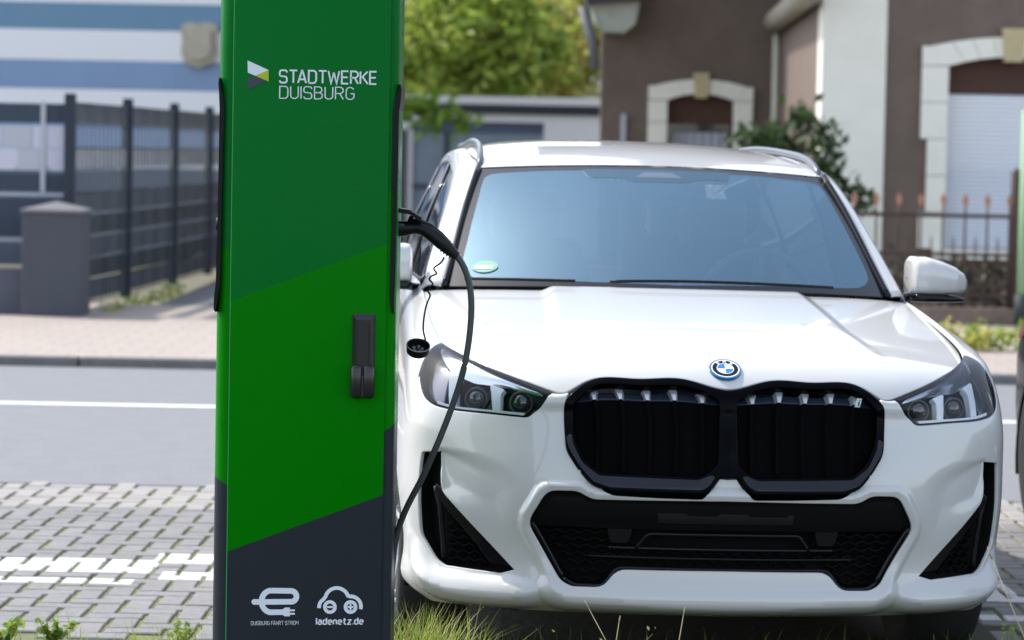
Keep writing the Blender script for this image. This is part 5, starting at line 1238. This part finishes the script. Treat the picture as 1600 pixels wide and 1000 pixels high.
# hanging leaves over the garage edge
bn = empty('overhanging_branch', (-1.4,43,0), label='bright green leafy branch hanging over the garage roof edge', cat='branch')
bp = [at(u,v,43)-Vector((-1.4,43,0)) for u, v in [(560,150),(610,158),(650,168),(690,172),(735,186)]]
MB().tube(bp, [.03,.025,.02,.015,.006], 6).build('twig', BARK, bn)
cc = [bp[1]+(bp[-1]-bp[1])*t+Vector((0,0,dz)) for t, dz in ((0,0),(.1,.05),(.2,-.05),(.3,.02),(.42,-.12),(.5,.05),(.62,-.18),(.75,.03),(.95,-.1),(.05,-.2))]
leaves('leaves', cc, 22, .13, .13, leaf_mat('leaf_lime',(.14,.26,.02),(.26,.38,.05)), bn, 9)
# shrub by the pilaster
SHY = 28.6
sb = empty('garden_shrub', (at(1235,300,SHY).x, SHY, 0), label='dark green leafy shrub in front of the white pilaster', cat='shrub')
L0 = sb.location
cpx = [(1160,215),(1185,222),(1205,215),(1225,205),(1240,190),(1250,175),(1262,190),(1280,205),(1295,215),(1300,235),(1275,235),(1250,235),(1225,232),(1200,238),(1290,260),(1310,275),(1340,300),(1346,318),(1330,312),(1270,265),(1240,270),(1210,270),(1180,265),(1300,300),(1250,320),(1200,330),(1300,350)]
cc = [at(u,v,SHY+random.uniform(-.3,.3))-L0 for u, v in cpx]
sm_ = MB()
for c in cc: sm_.tube([(random.uniform(-.1,.1),0,0), Vector(c)*.6+Vector((0,0,.1)), c], [.03,.018,.006], 5)
sm_.build('stems', BARK, sb)
leaves('foliage', cc, 26, .085, .085, LD, sb, 11)
# creeper and weeds along the iron fence
for i, (u, n_) in enumerate([(1490,14),(1535,10),(1460,8),(1560,9)]):
    b = ground_at(u, 548, .05); p = empty('pavement_weed', b, label=['tall yellow green weed clump at the foot of the iron fence','low leafy weed on the pavement near the green post','small dry weed on the pavement by the iron fence','short grassy weed beside the green post foot'][i], cat='weed')
    leaves('foliage', [(random.uniform(-.25,.25),random.uniform(-.1,.1),random.uniform(.02,.16)) for _ in range(n_)], 14, .05, .045, LY if i % 2 == 0 else LG, p, 20+i)
bs = empty('hedge_plants', (at(1480,440,27.9).x,27.9,0), label='dark low hedge with reddish leaves behind the iron fence', cat='hedge')
leaves('foliage', [(random.uniform(-.95,.95),random.uniform(-.3,.3),random.uniform(.12,.55)) for _ in range(40)], 22, .09, .06, leaf_mat('leaf_hedge',(.022,.03,.014),(.07,.05,.03),.3), bs, 31)
MB().tube([(-.8,0,0),(-.5,0,.6)], .015, 5).tube([(0,0,0),(.1,0,.6)], .015, 5).tube([(.6,0,0),(.7,0,.6)], .015, 5).build('stems', BARK, bs)
leaves('foliage', [(random.uniform(-.2,.2),0,0) for _ in range(3)], 4, .05, .05, LD, bs, 32)
# verge grass at the fence foot by the drive
fg = leaves('drive_edge_grass', [(-3.60+.02*k, 26.6+k*.35, .07) for k in range(12)], 16, .05, .03, LG, None, 41, 3.0); tag(fg, 'strip of grass along the foot of the mesh fence', 'grass', kind='stuff')
# ------------------------------------------------------------------ black car beside the white one
def copy_tree(o, parent=None):
    c = o.copy(); C.objects.link(c); c.parent = parent
    for s_ in c.material_slots:
        if s_.material == PAINT: s_.link = 'OBJECT'; s_.material = PAINT_K
    for ch in list(o.children): copy_tree(ch, c)
    return c
bc = copy_tree(car); bc.name = 'black_car'; bc.location = (3.40, 8.70, 0)
tag(bc, 'black car parked next to the white one, only its rear wheel and flank in sight', 'car')
# ------------------------------------------------------------------ grasses and weeds of the planting strip
def blades(name, roots, hmin, hmax, wid, m, parent=None, seed=1, lean=.5):
    r = np.random.default_rng(seed); V = []; F = []
    for x, y in roots:
        h = r.uniform(hmin,hmax); az = r.uniform(0,2*math.pi); ln = r.uniform(.1,lean)*h; w_ = wid*r.uniform(.6,1.2)
        dx, dy = math.cos(az), math.sin(az); o = len(V); n = 5
        for k in range(n+1):
            t = k/n; bx = ln*t*t; bz = h*(t-.28*t**3*ln/h); ww = w_*(1-t**1.6)*.5
            V += [(x+dx*bx-dy*ww, y+dy*bx+dx*ww, bz), (x+dx*bx+dy*ww, y+dy*bx-dx*ww, bz)]
        F += [(o+2*k,o+2*k+1,o+2*k+3,o+2*k+2) for k in range(n)]
    me = bpy.data.meshes.new(name); me.from_pydata(V, [], F); me.materials.append(m); me.update()
    me.polygons.foreach_set('use_smooth',[True]*len(me.polygons))
    return link(name, me, parent)
GM = leaf_mat('grass_blade',(.17,.30,.03),(.42,.44,.10),.45); GD = leaf_mat('grass_dry',(.30,.24,.09),(.42,.33,.15),.45)
# tall tuft beside the pillar
tf = empty('grass_tuft', (-.235,8.32,0), label='tall green and straw coloured grass tuft at the pillar foot', cat='grass tuft')
r_ = np.random.default_rng(5)
blades('green_blades', [(a,b) for a,b in r_.normal(size=(800,2))*[.075,.06]], .10, .33, .0055, GM, tf, 6, .75)
blades('dry_blades', [(a,b) for a,b in r_.normal(size=(120,2))*[.07,.06]], .15, .34, .004, GD, tf, 7, .95)
tf2 = empty('grass_tuft', (-.98,8.6,0), label='small green grass tuft at the dark side of the pillar', cat='grass tuft')
blades('green_blades', [(a,b) for a,b in r_.normal(size=(160,2))*[.06,.06]], .06, .22, .004, GM, tf2, 8, .7)
roots = [(x, y) for x, y in zip(r_.uniform(-2.2,2.6,2600), r_.uniform(7.4,9.33,2600))]
g_ = blades('strip_grass', roots, .03, .13, .004, GM, None, 9, .8); tag(g_, 'short grass growing in the planting strip under the car nose', 'grass', kind='stuff')
def weed(x, y, h, seed, m, label, n=5, leafsize=.018, dens=10):
    h *= .6 if x < -.9 else 1.0; dens = 6 if x < -.9 else dens
    p = empty('weed_plant', (x,y,-.01), label=label, cat='weed'); r = np.random.default_rng(seed); st = MB(); cs = []
    for k in range(n):
        dx, dy = r.normal(size=2)*h*.28; hh = h*r.uniform(.6,1.0)
        st.tube([(0,0,0),(dx*.4,dy*.4,hh*.5),(dx,dy,hh)], [.0022,.0018,.0008], 5)
        for t in np.linspace(.35,1.0,dens): cs.append((dx*t**1.2, dy*t**1.2, hh*t))
    st.build('stems', mat('weed_stem',(.16,.15,.05),.7), p); leaves('foliage', cs, 2, h*.07, leafsize, m, p, seed, 1.6)
WL = leaf_mat('weed_leaf',(.13,.26,.03),(.34,.40,.08),.5)
weeds = [(-1.56,9.22,.17,WL,'leafy weed with bright round leaves at the paving edge',6,.022),(-1.42,9.25,.16,WL,'low creeping weed at the paving edge beside the leafy one',6,.024),
 (-1.66,9.20,.17,LY,'reddish yellow weed at the far end of the paving edge',6,.018),(-1.02,9.20,.17,WL,'fine leaved weed between the paving and the pillar',7,.016),
 (.10,8.35,.20,LY,'thin dry weed under the middle of the bumper',4,.010),(.22,8.30,.26,LY,'reddish flowering weed below the left bumper corner',5,.010),(.55,8.36,.18,WL,'small green weed under the lower intake',4,.012),
 (.78,8.32,.20,WL,'bushy green weed under the bumper centre',6,.014),(1.22,8.40,.17,WL,'slender green weed below the right side of the bumper',4,.012),(1.52,8.75,.22,WL,'green weed by the right front tyre',6,.014),(1.66,9.0,.24,WL,'tall weed beside the right front wheel',6,.016),(1.45,8.5,.15,LY,'dry weed before the right front tyre',4,.010)]
for i, (x, y, h, m, lb_, n, ls) in enumerate(weeds): weed(x, y, h, 60+i, m, lb_, n, ls)
for i, (u0, v0, u1, v1, lb_) in enumerate([(917,945,945,1000,'leaning dry stalk before the left end of the intake'),(1069,955,1060,1000,'upright dry stalk before the middle of the intake'),(1547,865,1600,1000,'long thin dry stalk before the right bumper corner'),(968,968,962,1000,'short dry stalk before the intake')]):
    a, b = at(u0,v0,8.35), at(u1,v1,8.35); dd = (b-a); b2 = a+dd*((a.z+.02)/max(.05,-(dd.z))) if dd.z < -.02 else b
    s_ = empty('dry_stalk', b2, label=lb_, cat='stalk'); MB().tube([(0,0,0),(a-b2)*.5+Vector((.004,0,0)),a-b2], [.0020,.0016,.0010], 5).build('stem', mat('straw',(.40,.34,.20),.8), s_)
    MB().tube([(a-b2)*.97,(a-b2)*1.04], [.003,.001], 5).build('seed_head', mat('straw'), s_)
